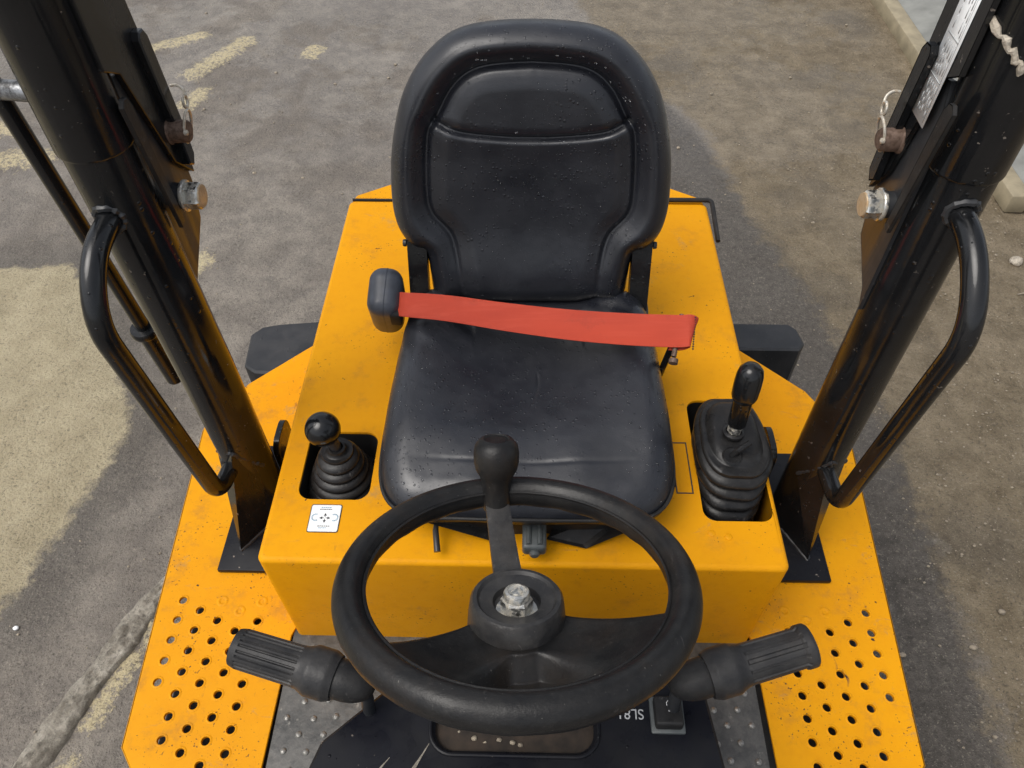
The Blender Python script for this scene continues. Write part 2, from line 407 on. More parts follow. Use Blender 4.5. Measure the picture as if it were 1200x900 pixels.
# ------------------------------------------------------------------ setting: ground
def vnoise(X, Y, s, seed=0):
    out = np.zeros(X.shape); r2 = np.random.default_rng(seed)
    amp = 1; tot = 0
    for o in range(4):
        n = 64; G = r2.random((n, n)); x = X*s*2**o+seed*3.1; y = Y*s*2**o+seed*1.7
        xi = np.floor(x).astype(int); yi = np.floor(y).astype(int); fx = x-xi; fy = y-yi; fx = fx*fx*(3-2*fx); fy = fy*fy*(3-2*fy)
        g = lambda a, b: G[a % n, b % n]
        out += amp*((g(xi, yi)*(1-fx)+g(xi+1, yi)*fx)*(1-fy)+(g(xi, yi+1)*(1-fx)+g(xi+1, yi+1)*fx)*fy); tot += amp; amp *= .5
    return out/tot
xs = np.r_[-600, -150, -40, -15, -8, np.arange(-5, 5.001, .022), 8, 15, 40, 150, 600]
ys = np.r_[-600, -150, -40, -15, -5, -2, np.arange(-.6, 7.001, .022), 9, 15, 40, 150, 600]
GX, GY = np.meshgrid(xs, ys, indexing='ij')
def soft(poly, wdt):
    d = dist_poly(GX, GY, poly, True); i = inside(GX, GY, poly); return np.clip(.5+np.where(i, d, -d)/wdt*.5, 0, 1)
sand_poly = [(-6, 2.95), (-3.1, 2.62), (-2.35, 2.47), (-1.98, 2.52), (-1.78, 2.30), (-1.60, 2.02), (-1.43, 1.72), (-1.40, 1.60), (-1.43, 1.42), (-1.46, 1.30), (-1.50, 1.12), (-1.53, .99), (-1.60, .86), (-1.8, .6), (-2.4, .1), (-6, -.8)]
sand = soft(sand_poly, .30)
dark_poly = [(.7, 4.1), (1.15, 2.7), (1.45, 2.2), (1.38, 1.6), (1.33, 1.2), (1.30, .85), (1.28, .3), (1.2, -.6), (-.8, -.6), (-.9, 1.8), (-.6, 2.7), (0, 3.4)]
dark = soft(dark_poly, .14)
leftdark = soft([(-1.45, 1.5), (-1.05, 1.8), (-.9, -.6), (-1.9, -.6), (-1.55, .8)], .35)*.28
mud_poly = [(.15, 7), (.25, 5.2), (.55, 4.2), (.9, 3.6), (1.0, 2.9), (1.25, 2.0), (1.3, .8), (1.1, -.6), (6, -.6), (6, 7)]
mud = soft(mud_poly, .30)
px = lambda *a: a
streaks = np.zeros(GX.shape)
for a, b, wd in (((-2.02, 4.62), (-2.75, 4.12), .07), ((-1.72, 4.55), (-1.93, 4.15), .08), ((-1.82, 3.95), (-1.86, 3.82), .075), ((-1.88, 3.60), (-1.93, 3.50), .05), ((-1.85, 3.40), (-1.93, 3.05), .12),
                 ((-1.28, 4.45), (-1.30, 4.38), .07), ((-2.9, 3.25), (-2.45, 3.30), .10), ((-2.9, 3.6), (-2.7, 3.55), .07), ((-1.42, 2.55), (-1.45, 2.40), .06), ((-2.6, 4.75), (-2.95, 4.6), .05),
                 ((-1.12, .80), (-1.18, .62), .035), ((-1.10, .9), (-1.08, .85), .03), ((-1.2, .5), (-1.22, .35), .05), ((-2.1, 4.05), (-2.5, 3.78), .03), ((-.95, 2.1), (-1.0, 1.9), .03), ((-1.6, 2.75), (-1.7, 2.7), .04)):
    streaks = np.maximum(streaks, np.clip(1-dist_poly(GX, GY, [a, b])/(wd*1.7), 0, 1)*.95)
wetn = vnoise(GX, GY, .55, 3)
wetm = np.clip(.15+.9*sm(GY, 2.6, 4.2), 0, 1)*np.clip(1.3*wetn+.25, 0, 1)
pud = np.exp(-((GX-1.15)/.55)**2-((GY-3.75)/.55)**2)+np.exp(-((GX+.9)/.9)**2-((GY-5.3)/.6)**2)+.8*np.exp(-((GX-.9)/1.0)**2-((GY-5.0)/.5)**2)+.7*np.exp(-((GX+2.15)/.3)**2-((GY-4.1)/.5)**2)
# tyre tread prints on the darker strip at the right, faint
slab = np.zeros(GX.shape); inn = (GX > 1.0) & (GX < 1.32) & (GY < 1.5) & (GY > -.2)
ph = (GY+.12*GX) % .13; ph2 = (GX*1.0+.06*GY) % .16
slab = np.where(inn, np.maximum(np.clip(1-np.abs(ph-.065)/.010, 0, 1), np.clip(1-np.abs(ph2-.08)/.010, 0, 1)), 0)*1.3*np.clip(vnoise(GX, GY, 5, 8)*1.8-.5, 0, 1)
Z = .022*(vnoise(GX, GY, 1.2, 1)-.5)+.010*(vnoise(GX, GY, 6, 2)-.5)
Z += .018*sm(sand, .45, .8)+.008*sm(streaks, .3, .7)-.006*slab
Z += np.where((GX > 1.25) & (GX < 6), .03*(vnoise(GX, GY, 4, 6)-.5)*sm(mud, .4, 1), 0)
Z *= (np.abs(GX) < 6) & (GY > -3) & (GY < 8)
g = MB(); nx_, ny_ = GX.shape
me = bpy.data.meshes.new('ground')
idx = np.arange(nx_*ny_).reshape(nx_, ny_)
F = np.stack([idx[:-1, :-1], idx[1:, :-1], idx[1:, 1:], idx[:-1, 1:]], -1).reshape(-1, 4)
me.vertices.add(nx_*ny_); me.vertices.foreach_set('co', np.stack([GX, GY, Z], -1).ravel())
me.loops.add(F.size); me.loops.foreach_set('vertex_index', F.ravel().astype(np.int32))
me.polygons.add(len(F)); me.polygons.foreach_set('loop_start', (np.arange(len(F))*4).astype(np.int32)); me.polygons.foreach_set('loop_total', np.full(len(F), 4, np.int32))
me.update(calc_edges=True)
for nm, ch in (('mask', (sand, np.maximum(dark, leftdark), mud)), ('mask2', (streaks, wetm, slab))):
    at = me.attributes.new(nm, 'FLOAT_COLOR', 'POINT')
    at.data.foreach_set('color', np.stack([*ch, np.clip(pud, 0, 1) if nm == 'mask' else np.ones(GX.shape)], -1).ravel().astype(np.float32))
me.polygons.foreach_set('use_smooth', [True]*len(me.polygons))
me.materials.append(M['ground'])
go = bpy.data.objects.new('ground', me); COL.objects.link(go); go['kind'] = 'structure'

# broken concrete ridge lower left
pth = crom([(-1.55, -.15, 0), (-1.36, .38, 0), (-1.28, .56, 0), (-1.23, .70, 0), (-1.17, .84, 0), (-1.13, .96, 0), (-1.07, 1.06, 0), (-.99, 1.16, 0)], 22)
rows = []
for i, p in enumerate(pth):
    t = i/(len(pth)-1); q = np.array(pth[min(i+1, len(pth)-1)])-np.array(pth[max(i-1, 0)]); q /= np.linalg.norm(q); nn = np.array([q[1], -q[0], 0])
    wd = (.046+.012*math.sin(t*23)*.35+.012*noise.noise((t*9, 1, 0)))*(1-.6*max(0, t-.72)/.28); hh = (.020+.008*noise.noise((t*14, 4, 0)))*(1-.6*max(0, t-.8)/.2)
    row = []
    for k in range(15):
        s_ = -1+2*k/14; e = min(1, (1-abs(s_))*(1.6 if s_ < 0 else 5))
        P = np.array(p)+nn*wd*(s_+.15*noise.noise((t*22, k*.4, 2)))
        row.append((P[0]+.004*noise.noise((t*60, k*.8, 0)), P[1], hh*e+.016*e*noise.noise((t*30, k*.6, 5))+.008*e*noise.noise((t*90, k*1.3, 5))-.012*(e < .05)))
    rows.append(row)
obj('kerb', MB().grid(rows, flip=True), 'ridge', smooth=None, kind='structure')

# gravel scatter (uncountable) and a few stones one can pick out
def pebble(x, y, r, sd, sq=.6):
    bm = bmesh.new(); bmesh.ops.create_icosphere(bm, subdivisions=1 if r < .008 else 2, radius=1)
    vs = []
    for v in bm.verts:
        q = v.co*(1+.35*noise.noise(v.co*1.3+Vector((sd, sd*2, 0)))); vs.append((x+q.x*r, y+q.y*r*.8, q.z*r*sq+r*sq*.6))
    bm.verts.index_update(); fs = [[v.index for v in f.verts] for f in bm.faces]; bm.free(); return vs, fs
gv = MB()
for i in range(3600):
    if i < 1800: x = rng.uniform(1.25, 3.2); y = rng.uniform(-.2, 3.4)
    else: x = rng.uniform(-3, 3); y = rng.uniform(0, 6)
    if i >= 1800 and abs(x) < .9 and y < 1.9: continue
    gv.add(*pebble(x, y, rng.uniform(.002, .0055)*(2.0 if rng.random() < .06 else 1), i*.37))
obj('gravel', gv, 'stone', smooth=None, kind='stuff', label='small loose grit scattered over the muddy yard')
def stone(x, y, r, mat, label, sd): obj('stone', MB().add(*pebble(x, y, r, sd)), mat, smooth=None, label=label, cat='stone')
stone(2.10, 2.58, .030, 'stonepale', 'pale orange stone lying on the mud beside the right hand grab rail', 3.3)
stone(2.17, 2.52, .018, 'stonepale', 'small off white stone just right of the pale orange stone', 5.1)
stone(2.18, 2.30, .018, 'stone', 'brown stone lying by the twig on the mud at the right edge', 9.4)
stone(-1.50, .885, .009, 'white', 'tiny white pebble on damp tarmac near the sand patch edge', 1.4)
obj('twig', MB().tube(crom([(2.02, 2.37, .012), (2.10, 2.385, .016), (2.18, 2.37, .012), (2.30, 2.40, .014)], 5), [.003]*15+[.0015], 6), 'stone', label='thin dry twig lying on the brown mud at the right edge', cat='twig')

# long pale barrier beyond the right hand post
br = empty('concrete_barrier', (2.7, 4.5, 0), label='long pale grey barrier with ochre edge lying behind the right hand post', cat='barrier')
prof = [(2.27, 0), (2.272, .05), (2.29, .075), (3.4, .34), (3.6, .34), (3.64, 0)]
b = MB(); rows = []
for y in (2.95, 2.99, 4.0, 5.0, 6.2, 8.2): rows.append([(x, y, z) for x, z in prof])
b.grid(rows); k = len(prof); b.add([(x, 2.95, z) for x, z in prof], [tuple(range(k))]); b.add([(x, 8.2, z) for x, z in prof], [tuple(reversed(range(k)))])
obj('wall_body', b, 'barrier', br)
b = MB(); b.box((2.19, 2.94, -.01), (2.285, 8.2, .085), .012); obj('edge_rail', b, 'barrier_edge', br)

# ------------------------------------------------------------------ the dumper
D = empty('site_dumper', (0, .9, 0), label='yellow site dumper with black vinyl seat, black roll bar posts and steering wheel', cat='dumper')
HC = 1.053; PZ = .751
# --- engine cover / console with two lever openings
ox0, oy0, ox1, oy1 = -.437, .583, .437, 1.556
hl = list(reversed(rrect(-.394, .702, -.268, .848, .024)))
hr = list(reversed(rrect(.309, .672, .4285, .935, .022)))
c = MB(); rb = .009
outer = lambda d: rrect(ox0+d, oy0+d, ox1-d, oy1-d, .013)
c.prism(outer(rb), .78, HC, ch=.0001, holes=[hl, hr], hole_depth=.14, depth_mi=1)
# drop the straight skirt made by prism; a rounded one replaces it
n0 = len(outer(rb)); rows = []
for k in range(8):
    a = R(90*k/7); rows.append([(p[0], p[1], HC-rb+rb*math.cos(a)) for p in outer(rb-rb*math.sin(a))])
for z in (.95, .85, .745): rows.append([(p[0], p[1], z) for p in outer(0)])
c.grid(rows, close_v=True, flip=True)
eng = obj('engine_cover', c, ['yellow', 'hollow'], D, smooth=50)
b = MB(); poly = [(-.432, 1.566), (.432, 1.566), (.425, 1.585), (.30, 1.66), (-.30, 1.66), (-.425, 1.585)]
b.prism(poly, .80, HC-.004, ch=.006); obj('rear_cover', b, 'yellow', D)
b = MB(); b.tube(fillet([(.30, 1.561, 1.058), (.449, 1.561, 1.058), (.452, 1.44, 1.03)], .012), .0055, 10); obj('rubber_trim', b, 'rubber', eng)
b = MB(); b.tube(fillet([(-.43, 1.561, 1.050), (-.30, 1.561, 1.050)], .012), .0035, 8); obj('seam_strip', b, 'hollow', eng)
# seat fixing rectangle scribed frame right of seat
def sheet_frame(x0, y0, x1, y1, z, wd, mb, mi=0):
    for q in ((x0, y0, x1, y0+wd), (x0, y1-wd, x1, y1), (x0, y0+wd, x0+wd, y1-wd), (x1-wd, y0+wd, x1, y1-wd)):
        mb.box((q[0], q[1], z), (q[2], q[3], z+.0006), 0, mi=mi)
b = MB(); sheet_frame(.268, .725, .298, .835, HC+.0003, .0022, b); obj('hatch_outline', b, 'ink', eng)
b = MB(); b.tube([(.248, .745, 1.066), (.262, .775, 1.072), (.266, .735, 1.060)], .0022, 6); obj('wire_clip', b, 'ink', eng)
for x, y in ((.318, .648), (.345, .642)):
    b = MB(); b.lathe([(.0001, .0022), (.004, .002), (.0062, .001), (.0066, 0)], (x, y, HC), n=14); obj('plug_weld', b, 'yellow2', eng)

# --- foot plates with punched grip holes
def foot(sg):
    base = [(-.703, .372), (-.66, .318), (-.655, .05), (-.452, .05), (-.4455, .58), (-.4385, .60), (-.4385, 1.50), (-.535, 1.362), (-.685, 1.215), (-.757, 1.078)]
    if sg < 0: outl = base
    poly = [(-p[0]*(-1 if sg < 0 else 1), p[1]) for p in base]
    if sg < 0: poly = base
    # base runs clockwise? make ccw
    ar = sum(poly[i-1][0]*poly[i][1]-poly[i][0]*poly[i-1][1] for i in range(len(poly)))
    if ar < 0: poly = poly[::-1]
    holes = []; rims = MB()
    for ci in range(5):
        for rj in range(14):
            x = .677-ci*.0397; y = .6475-rj*.0404-(.0202 if ci % 2 else 0); xx = x*sg
            if y < .075 or (ci == 0 and y < .47): continue
            if ci == 1 and y < .37: continue
            blind = rj == 0 and ci >= 2
            if not blind: holes.append(circ(xx, y, .0076, 14)[::-1])
            rims.lathe([(.0076, -.001), (.0080, .0009), (.0090, .0012), (.0105, .0007), (.0118, .0002)] if not blind else [(.0001, -.0003), (.0052, .0001), (.0062, .0009), (.0082, .0013), (.0105, .0006), (.0118, .0002)], (xx, y, PZ), n=18)
    mb = MB(); mb.prism(poly, PZ-.006, PZ, ch=.001, holes=holes)
    fp = obj('foot_plate', mb, 'yellow2', D, smooth=30)
    obj('hole_rims', rims, 'yellow2', fp, smooth=60, kind='stuff')
    s = -1 if sg < 0 else 1
    mb = MB()                                                      # folded down outer edge
    e = [p for p in ((s*.657, .05), (s*.661, .319), (s*.7045, .3725), (s*.7585, 1.078))]
    rows = [[(x, y, PZ-.0015) for x, y in e], [(x+s*.003, y, PZ-.006) for x, y in e], [(x+s*.003, y, PZ-.035) for x, y in e], [(x-s*.002, y, PZ-.035) for x, y in e], [(x-s*.002, y, PZ-.0075) for x, y in e]]
    mb.grid(rows, flip=s > 0); obj('edge_fold', mb, 'yellow2', fp)
    return fp
foot(-1); foot(1)

# --- studded steel floor
b = MB(); b.box((-.4425, -.1, .735), (.436, .70, .747), .001); fl = obj('floor_plate', b, 'floor', D)
sm_ = MB(); sm_.lathe([(.0062, 0), (.0058, .0016), (.0042, .0030), (.0001, .0036)], n=12)
first = None; cnt = 0
for j in range(16):
    for i in range(28):
        x = -.42+i*.044+(.022 if j % 2 else 0); y = .550-j*.030
        if abs(x) > .43 or y < .2 or (abs(x) < .165): continue
        if abs(x) < .22 and y < .45: continue
        if first is None: st = first = obj('stud', sm_, 'stud', fl, origin=(0, 0, 0))
        else: st = first.copy(); COL.objects.link(st)
        st.location = Vector((x+rng.uniform(-.003, .003), y+rng.uniform(-.003, .003), .7465))-W[fl.name]; cnt += 1

# --- chassis, rear blocks and wheels below
b = MB(); b.box((-.36, -.2, .30), (.36, 1.62, .733), .01); obj('chassis', b, 'blacksatin', D)
for s in (-1, 1):
    b = MB(); xa, xb = sorted((s*.452, s*.675)); b.box((xa, -.1, .58), (xb, .80, .68), .006); obj('hole_backing', b, 'blacksatin', D)  # unseen black slab added below the foot plate; stands in for shade in holes
for s in (-1, 1):
    b = MB(); p = [(s*.50, 1.495), (s*.775, 1.495), (s*.795, 1.52), (s*.787, 1.575), (s*.765, 1.60), (s*.50, 1.60)] if s > 0 else [(-.50, 1.375), (-.752, 1.385), (-.786, 1.41), (-.797, 1.53), (-.77, 1.562), (-.72, 1.575), (-.50, 1.60)]
    if sum(p[i-1][0]*p[i][1]-p[i][0]*p[i-1][1] for i in range(len(p))) < 0: p = p[::-1]
    b.prism(p, .38, .60, ch=.006); obj('rear_bumper', b, 'blacksatin', D)
    # tyre and rim
    b = MB(); pr = [(.16, -.09), (.25, -.1), (.285, -.085), (.295, -.05), (.297, 0), (.295, .05), (.285, .085), (.25, .1), (.16, .09)]
    b.lathe(pr, (s*.50, 1.02, .30), (1, 0, 0), 48, rad=lambda a: 1+.012*(math.sin(a*24) > 0)); wh = obj('wheel', b, 'rubber', D)
    b = MB(); b.lathe([(.0001, -.03), (.08, -.03), (.14, -.06), (.165, -.085), (.165, .085), (.14, .06), (.0001, .05)], (s*.50, 1.02, .30), (1, 0, 0), 32); obj('rim', b, 'yellow2', wh)

# --- roll bar posts
PY = .874
def post(s):
    X = s*.570; r = .0465; dx = .018 if s < 0 else 0.0
    b = MB(); b.tube([(X+dx*1.3, PY-.012, PZ+.005), (X+dx, PY-.004, 1.2), (X+dx*.3, PY+.004, 1.72)], r, 48)
    P = obj('roll_bar_post', b, 'black', D)
    zc = 1.640 if s < 0 else 1.618
    b = MB(); pr = [(.046, .000), (.0490, .000), (.0498, .0015), (.0502, .004), (.0505, 1.1), (.046, 1.1)]
    b.lathe(pr, (X+dx*.35, PY+.003, zc), (0, .012, 1), 56); obj('folding_tube', b, 'black', P, smooth=50)
    # base plate
    b = MB(); xa, xb = sorted((s*.445, s*.622)); b.box((xa, .708, PZ+.001), (xb, 1.02, PZ+.013), .002); obj('base_plate', b, 'navy', P)
    # V shaped front gusset
    b = MB(); T = Vector((s*.583, .752, PZ+.0135)); Xg = X+dx*1.2; o1 = Vector((Xg+s*.044, PY-.026, .985)); o2 = Vector((Xg+s*.0465, PY-.01, PZ+.0135)); i1 = Vector((Xg-s*.040, PY-.034, .95)); i2 = Vector((Xg-s*.0465, PY-.01, PZ+.0135)); mid = Vector((Xg, PY-.055, 1.02))
    vs = [T, o1, o2, i1, i2, mid]; fs = [(0, 2, 1), (0, 1, 5), (0, 5, 3), (0, 3, 4)]
    if s < 0: fs = [f[::-1] for f in fs]
    b.add(vs, fs); obj('gusset', b, 'black', P, smooth=20)
    for a, c_ in ((T, o2), (T, i2), (i1, mid), (o1, mid)):
        wb = MB()
        n = 14; pts = [a.lerp(c_, k/n)+Vector((rng.uniform(-.0012, .0012), rng.uniform(-.0012, .0012), rng.uniform(-.0012, .0012))) for k in range(n+1)]
        wb.tube(pts, [.0035+.0014*((k % 2)) for k in range(n+1)], 8)
        obj('weld_bead', wb, 'blacksatin', P)
    # rear stiffener tab with rounded top
    b = MB(); prof = fillet([(.90, PZ+.012, 0), (.90, .925, 0), (.985, .925, 0), (.985, PZ+.012, 0)], .03)
    q = [(p.x, p.y) for p in prof]
    b.prism([(x, y) for x, y in q][::-1], -.006, .006, Matrix(((0, 0, 1, s*.508), (1, 0, 0, 0), (0, 1, 0, 0), (0, 0, 0, 1))), ch=.001); obj('stiffener', b, 'black', P)
    # grab rail bent from round bar
    Xr = s*.570+(.006 if s < 0 else 0)
    hp = [(Xr, .862, 1.553), (Xr, .758, 1.548), (Xr, .700, 1.480), (Xr, .752, .985), (Xr, .835, .965)] if s < 0 else [(Xr, .862, 1.575), (Xr, .770, 1.565), (Xr, .694, 1.495), (Xr, .742, .995), (Xr, .84, .985)]
    b = MB(); b.tube(fillet(hp, [.05, .085, .045] if s < 0 else [.05, .085, .04], 10), .0163, 28); obj('grab_rail', b, 'black', P)
    for q in (hp[0], hp[-1]):
        b = MB(); ring = []
        yy = PY-.0445
        for k in range(25):
            a = 2*math.pi*k/24; ring.append((Xr+math.cos(a)*.0185, yy+abs(math.cos(a))*.007-.002*rng.random(), q[2]+math.sin(a)*.0185))
        b.tube(ring, [.0048+.0015*(k % 2) for k in range(25)], 8, cap=False); obj('weld_ring', b, 'blacksatin', P)
    # folding hinge: inner plate, fixed bracket, flange strip, spacer bar
    Xi = s*.522
    MX = Matrix(((0, 0, 1, Xi), (1, 0, 0, 0), (0, 1, 0, 0), (0, 0, 0, 1)))
    def yz(poly, x0, x1, name, mat, ch=.0012):
        a = sum(poly[i-1][0]*poly[i][1]-poly[i][0]*poly[i-1][1] for i in range(len(poly)))
        pl = poly if a > 0 else poly[::-1]
        z0, z1 = sorted((x0, x1)); b = MB(); b.prism(pl, z0, z1, MX, ch=ch); return obj(name, b, mat, P, smooth=30)
    k = 0 if s < 0 else -.025
    yz([(.872, 1.64), (.872, 1.36), (.914+k, 1.392), (.982+k, 1.44), (1.000+k, 1.50), (.998+k, 1.56), (.975, 1.70), (.90, 1.72)], -.004, .004, 'fixed_bracket', 'blacksatin')
    yz([(.872, 2.7), (.872, 1.74), (.905, 1.72), (.955+k*.6, 1.56), (.998+k, 1.515), (1.002+k, 1.60), (.985+k*.6, 1.78), (.985+k*.5, 2.7)], -s*.0055, -s*.0135, 'hinge_plate', 'black')
    kk = 0 if s < 0 else -.026
    yz([(.960+kk, 1.735), (.966+kk, 1.744), (.980+kk, 1.743), (.987+kk, 1.732), (.996+kk, 1.60), (.996+kk, 1.550), (.984+kk, 1.536), (.972+kk, 1.545), (.971+kk, 1.60)], -s*.0138, -s*.0250, 'flange_strip', 'black', .002)
    zz0, zz1 = ((1.700, 1.495) if s < 0 else (1.716, 1.521)); ya = .880 if s < 0 else .850
    yz([(ya-.012, zz0-.006), (ya-.004, zz0+.002), (ya+.006, zz0), (ya+.012, zz0-.012), (ya+.026, zz1), (ya+.012, zz1-.004)], -s*.0138, -s*.0200, 'spacer_bar', 'rubber', .001)
    # hex bolt pointing inwards
    o = Vector((Xi, .935, 1.516)) if s < 0 else Vector((Xi, .912, 1.528)); ax = (-s, 0, 0)
    b = MB(); b.lathe([(.019, .0), (.019, .016), (.0001, .016)], o, ax, 30); obj('bolt_bush', b, 'blacksatin', P)
    b = MB(); b.lathe([(.0001, .016), (.0225, .016), (.0235, .0175), (.0235, .0205), (.0225, .022), (.0001, .022)], o, ax, 30); obj('washer', b, 'zinc', P)
    b = MB(); b.lathe([(.0001, .022), (.0190, .022), (.0200, .024), (.0200, .040), (.0180, .043)], o, ax, 6); bl = obj('bolt', b, 'zinc', P, smooth=25)
    b = MB(); b.lathe([(.0174, .0425), (.0165, .0445), (.0001, .045)], o, ax, 24); obj('bolt_face', b, 'rustcap', P)
    # rusty locking pin with wire clip
    o = Vector((Xi-s*.012, .972, 1.600)) if s < 0 else Vector((Xi-s*.012, .945, 1.612))
    b = MB(); b.lathe([(.019, .0), (.0175, .003), (.016, .004), (.0155, .026), (.013, .029), (.0001, .030)], o, ax, 26, rad=lambda a: 1+.05*math.sin(3*a+1)); obj('locking_pin', b, 'rust', P, smooth=40)
    o2 = o+Vector((-s*.020, 0, 0)); ring = []
    for q in range(27):
        a = R(-60+q*13.2)
        ring.append(o2+Vector((-s*(.006+.006*math.sin(a)), .006+.0165*math.cos(a), .004+.024*math.sin(a))))
    b = MB(); b.tube(ring, .0021, 8); eye = [o2+Vector((-s*.008, .020+.0075*math.cos(R(30*q)), .034+.0085*math.sin(R(30*q)))) for q in range(13)]; b.tube(eye, .0021, 8); b.tube(crom([o2+Vector((-s*.008, .027, .037)), o2+Vector((-s*.004, .034, .045)), o2+Vector((s*.004, .036, .050)), o2+Vector((s*.012, .034, .050))], 5), .0021, 8)
    b.lathe([(.0001, -.004), (.004, -.002), (.004, .002), (.0001, .004)], o2+Vector((-s*.01, -.014, .006)), ax, 10)
    obj('wire_clip', b, 'wire', P)
    # outer lug
    b = MB(); b.tube([(X+s*.040, .895, 1.700 if s < 0 else 1.775), (X+s*.118, .905, 1.700 if s < 0 else 1.775)], .013, 20); obj('side_lug', b, 'worn' , P)
    return P, Xi
PL, _ = post(-1); PR, XiR = post(1)
# hanging support strut outside the left post
b = MB(); a = Vector((-.68, .905, 1.72)); e = Vector((-.68, .960, 1.072)); dd = (e-a).normalized()
b.tube([a, a.lerp(e, .78)], .0128, 22); stt = obj('support_strut', b, 'black', D)
cl_ = Vector((-.68, .9465, 1.218))
b = MB(); b.lathe([(.012, -.008), (.023, -.007), (.025, -.003), (.025, .004), (.023, .008), (.012, .009)], cl_, dd, 32); obj('collar', b, 'black', stt, smooth=50)
b = MB(); b.tube([cl_+dd*.0, e], .0168, 26); obj('strut_sleeve', b, 'black', stt)
b = MB(); b.lathe([(.0150, .0005), (.0150, .004), (.0125, .006), (.0001, .006)], e, dd, 22); obj('end_cap', b, 'blacksatin', stt)
# chipped weld scar on right post
b = MB(); sc_ = []
for q in range(16):
    xq = .516+q*.0025; sc_.append((xq, .878-math.sqrt(max(0, .0512**2-(xq-.57)**2)), 1.806-q*.0026+.003*math.sin(q*1.7)))
b.tube(sc_, [.0012+.0022*abs(math.sin(q*2.3))+.0012*(q % 3) for q in range(16)], 7); obj('weld_scar', b, 'stonepale', PR)
# printed safety label on the right hinge plate
b = MB(); xf = XiR-.0142
def LP(u, v):                         # u 0..1 along label length (top to bottom), v 0..1 across
    A = np.array([.893, 1.900]); Bq = np.array([.8985, 1.656]); dn = (Bq-A)/np.linalg.norm(Bq-A); L = np.linalg.norm(Bq-A); pr = np.array([-dn[1], dn[0]]) ; 
    p = A+dn*L*u+pr*.044*v; return p
def lq(u0, u1, v0, v1, dx, mi):
    q = [LP(u0, v0), LP(u1, v0), LP(u1, v1), LP(u0, v1)]
    b.add([(xf-dx, p[0], p[1]) for p in q]+[(xf-dx+.0004, p[0], p[1]) for p in q], [(0, 1, 2, 3), (7, 6, 5, 4), (0, 4, 5, 1), (1, 5, 6, 2), (2, 6, 7, 3), (3, 7, 4, 0)], mi)
lq(0, 1, 0, 1, .0004, 0)
for u in (.30, .55, .76): lq(u, u+.008, .12, .88, .0008, 1)
lq(.02, .98, .12, .135, .0008, 1)
for u0, u1 in ((.035, .285), (.325, .535), (.575, .745), (.785, .96)):
    for r_ in range(5):
        v = .20+r_*.135; u = u0
        while u < u1-.02:
            L_ = float(rng.uniform(.03, .08)); u2 = min(u+L_, u1)
            if not (.40 < v < .62 and (u0+.04 < u < u1-.06) and u0 > .3 and u0 < .56): lq(u, u2, v, v+.035, .0008, 1)
            u = u2+.010
obj('safety_label', b, ['white', 'inkgrey'], PR, smooth=None)

# --- control sticker on the console
b = MB(); z = HC+.0004
b.prism(rrect(-.3640, .637, -.3105, .6915, .004), z, z+.0004, ch=0.0001, mi=1)
b.prism(rrect(-.3625, .6385, -.312, .690, .003), z+.0005, z+.0009, ch=.0001, mi=0)
zz = z+.001; cx, cy = -.337, .6645
def q3(pts, mi): b.add([(x, y, zz+.0002) for x, y in pts]+[(x, y, zz) for x, y in pts], [tuple(range(len(pts)))]+[(k, (k+1) % len(pts), len(pts)+(k+1) % len(pts), len(pts)+k)[::-1] for k in range(len(pts))], mi)
for a in range(4):
    ca, sa = math.cos(R(90*a)), math.sin(R(90*a)); rt = lambda p: (cx+p[0]*ca-p[1]*sa, cy+p[0]*sa+p[1]*ca)
    q3([rt(p) for p in ((.0015, -.0005), (.0045, -.0005), (.0045, .0005), (.0015, .0005))], 1)
    q3([rt(p) for p in ((.0045, -.0026), (.0095, 0), (.0045, .0026))], 1)
for s in (-1, 1):
    for k in range(10):
        a0 = R(-110+k*24) if s > 0 else R(70+k*24); a1 = a0+R(16)
        q3([(cx+s*.016+r_*math.cos(a), cy+.001+r_*math.sin(a)) for r_, a in ((.0050, a0), (.0072, a0), (.0072, a1), (.0050, a1))], 2)
for (x0, y0, n_, mi) in ((-.011, .016, 6, 1), (-.009, .0195, 5, 2), (-.010, -.0165, 6, 1), (-.008, -.020, 4, 2)):
    for k in range(n_): q3([(cx+x0+k*.0036, cy+y0), (cx+x0+k*.0036+.0026, cy+y0+.0004*(k % 2)), (cx+x0+k*.0036+.0026, cy+y0+.0016), (cx+x0+k*.0036, cy+y0+.0013)], mi)
obj('control_sticker', b, ['white', 'ink', 'inkblue'], eng, smooth=None)

# --- levers and gaiters
def bellows(mb, base, top, rb_, rt_, n, shape=None, sub=6, dep=.004):
    base, top = Vector(base), Vector(top); rows = []; N = n*sub
    for i in range(N+1):
        t = i/N; c_ = base.lerp(top, t); ph = (i % sub)/sub
        w_ = dep*(abs(math.sin(math.pi*i/sub))**.6)
        rx = rb_[0]*(1-t)+rt_[0]*t+w_-dep; ry = rb_[1]*(1-t)+rt_[1]*t+w_-dep
        rows.append([(c_.x+px_*rx, c_.y+py_*ry, c_.z) for px_, py_ in shape])
    mb.grid(rows, close_v=True); return rows[-1]
circ1 = [(math.cos(2*math.pi*k/48), math.sin(2*math.pi*k/48)) for k in range(48)]
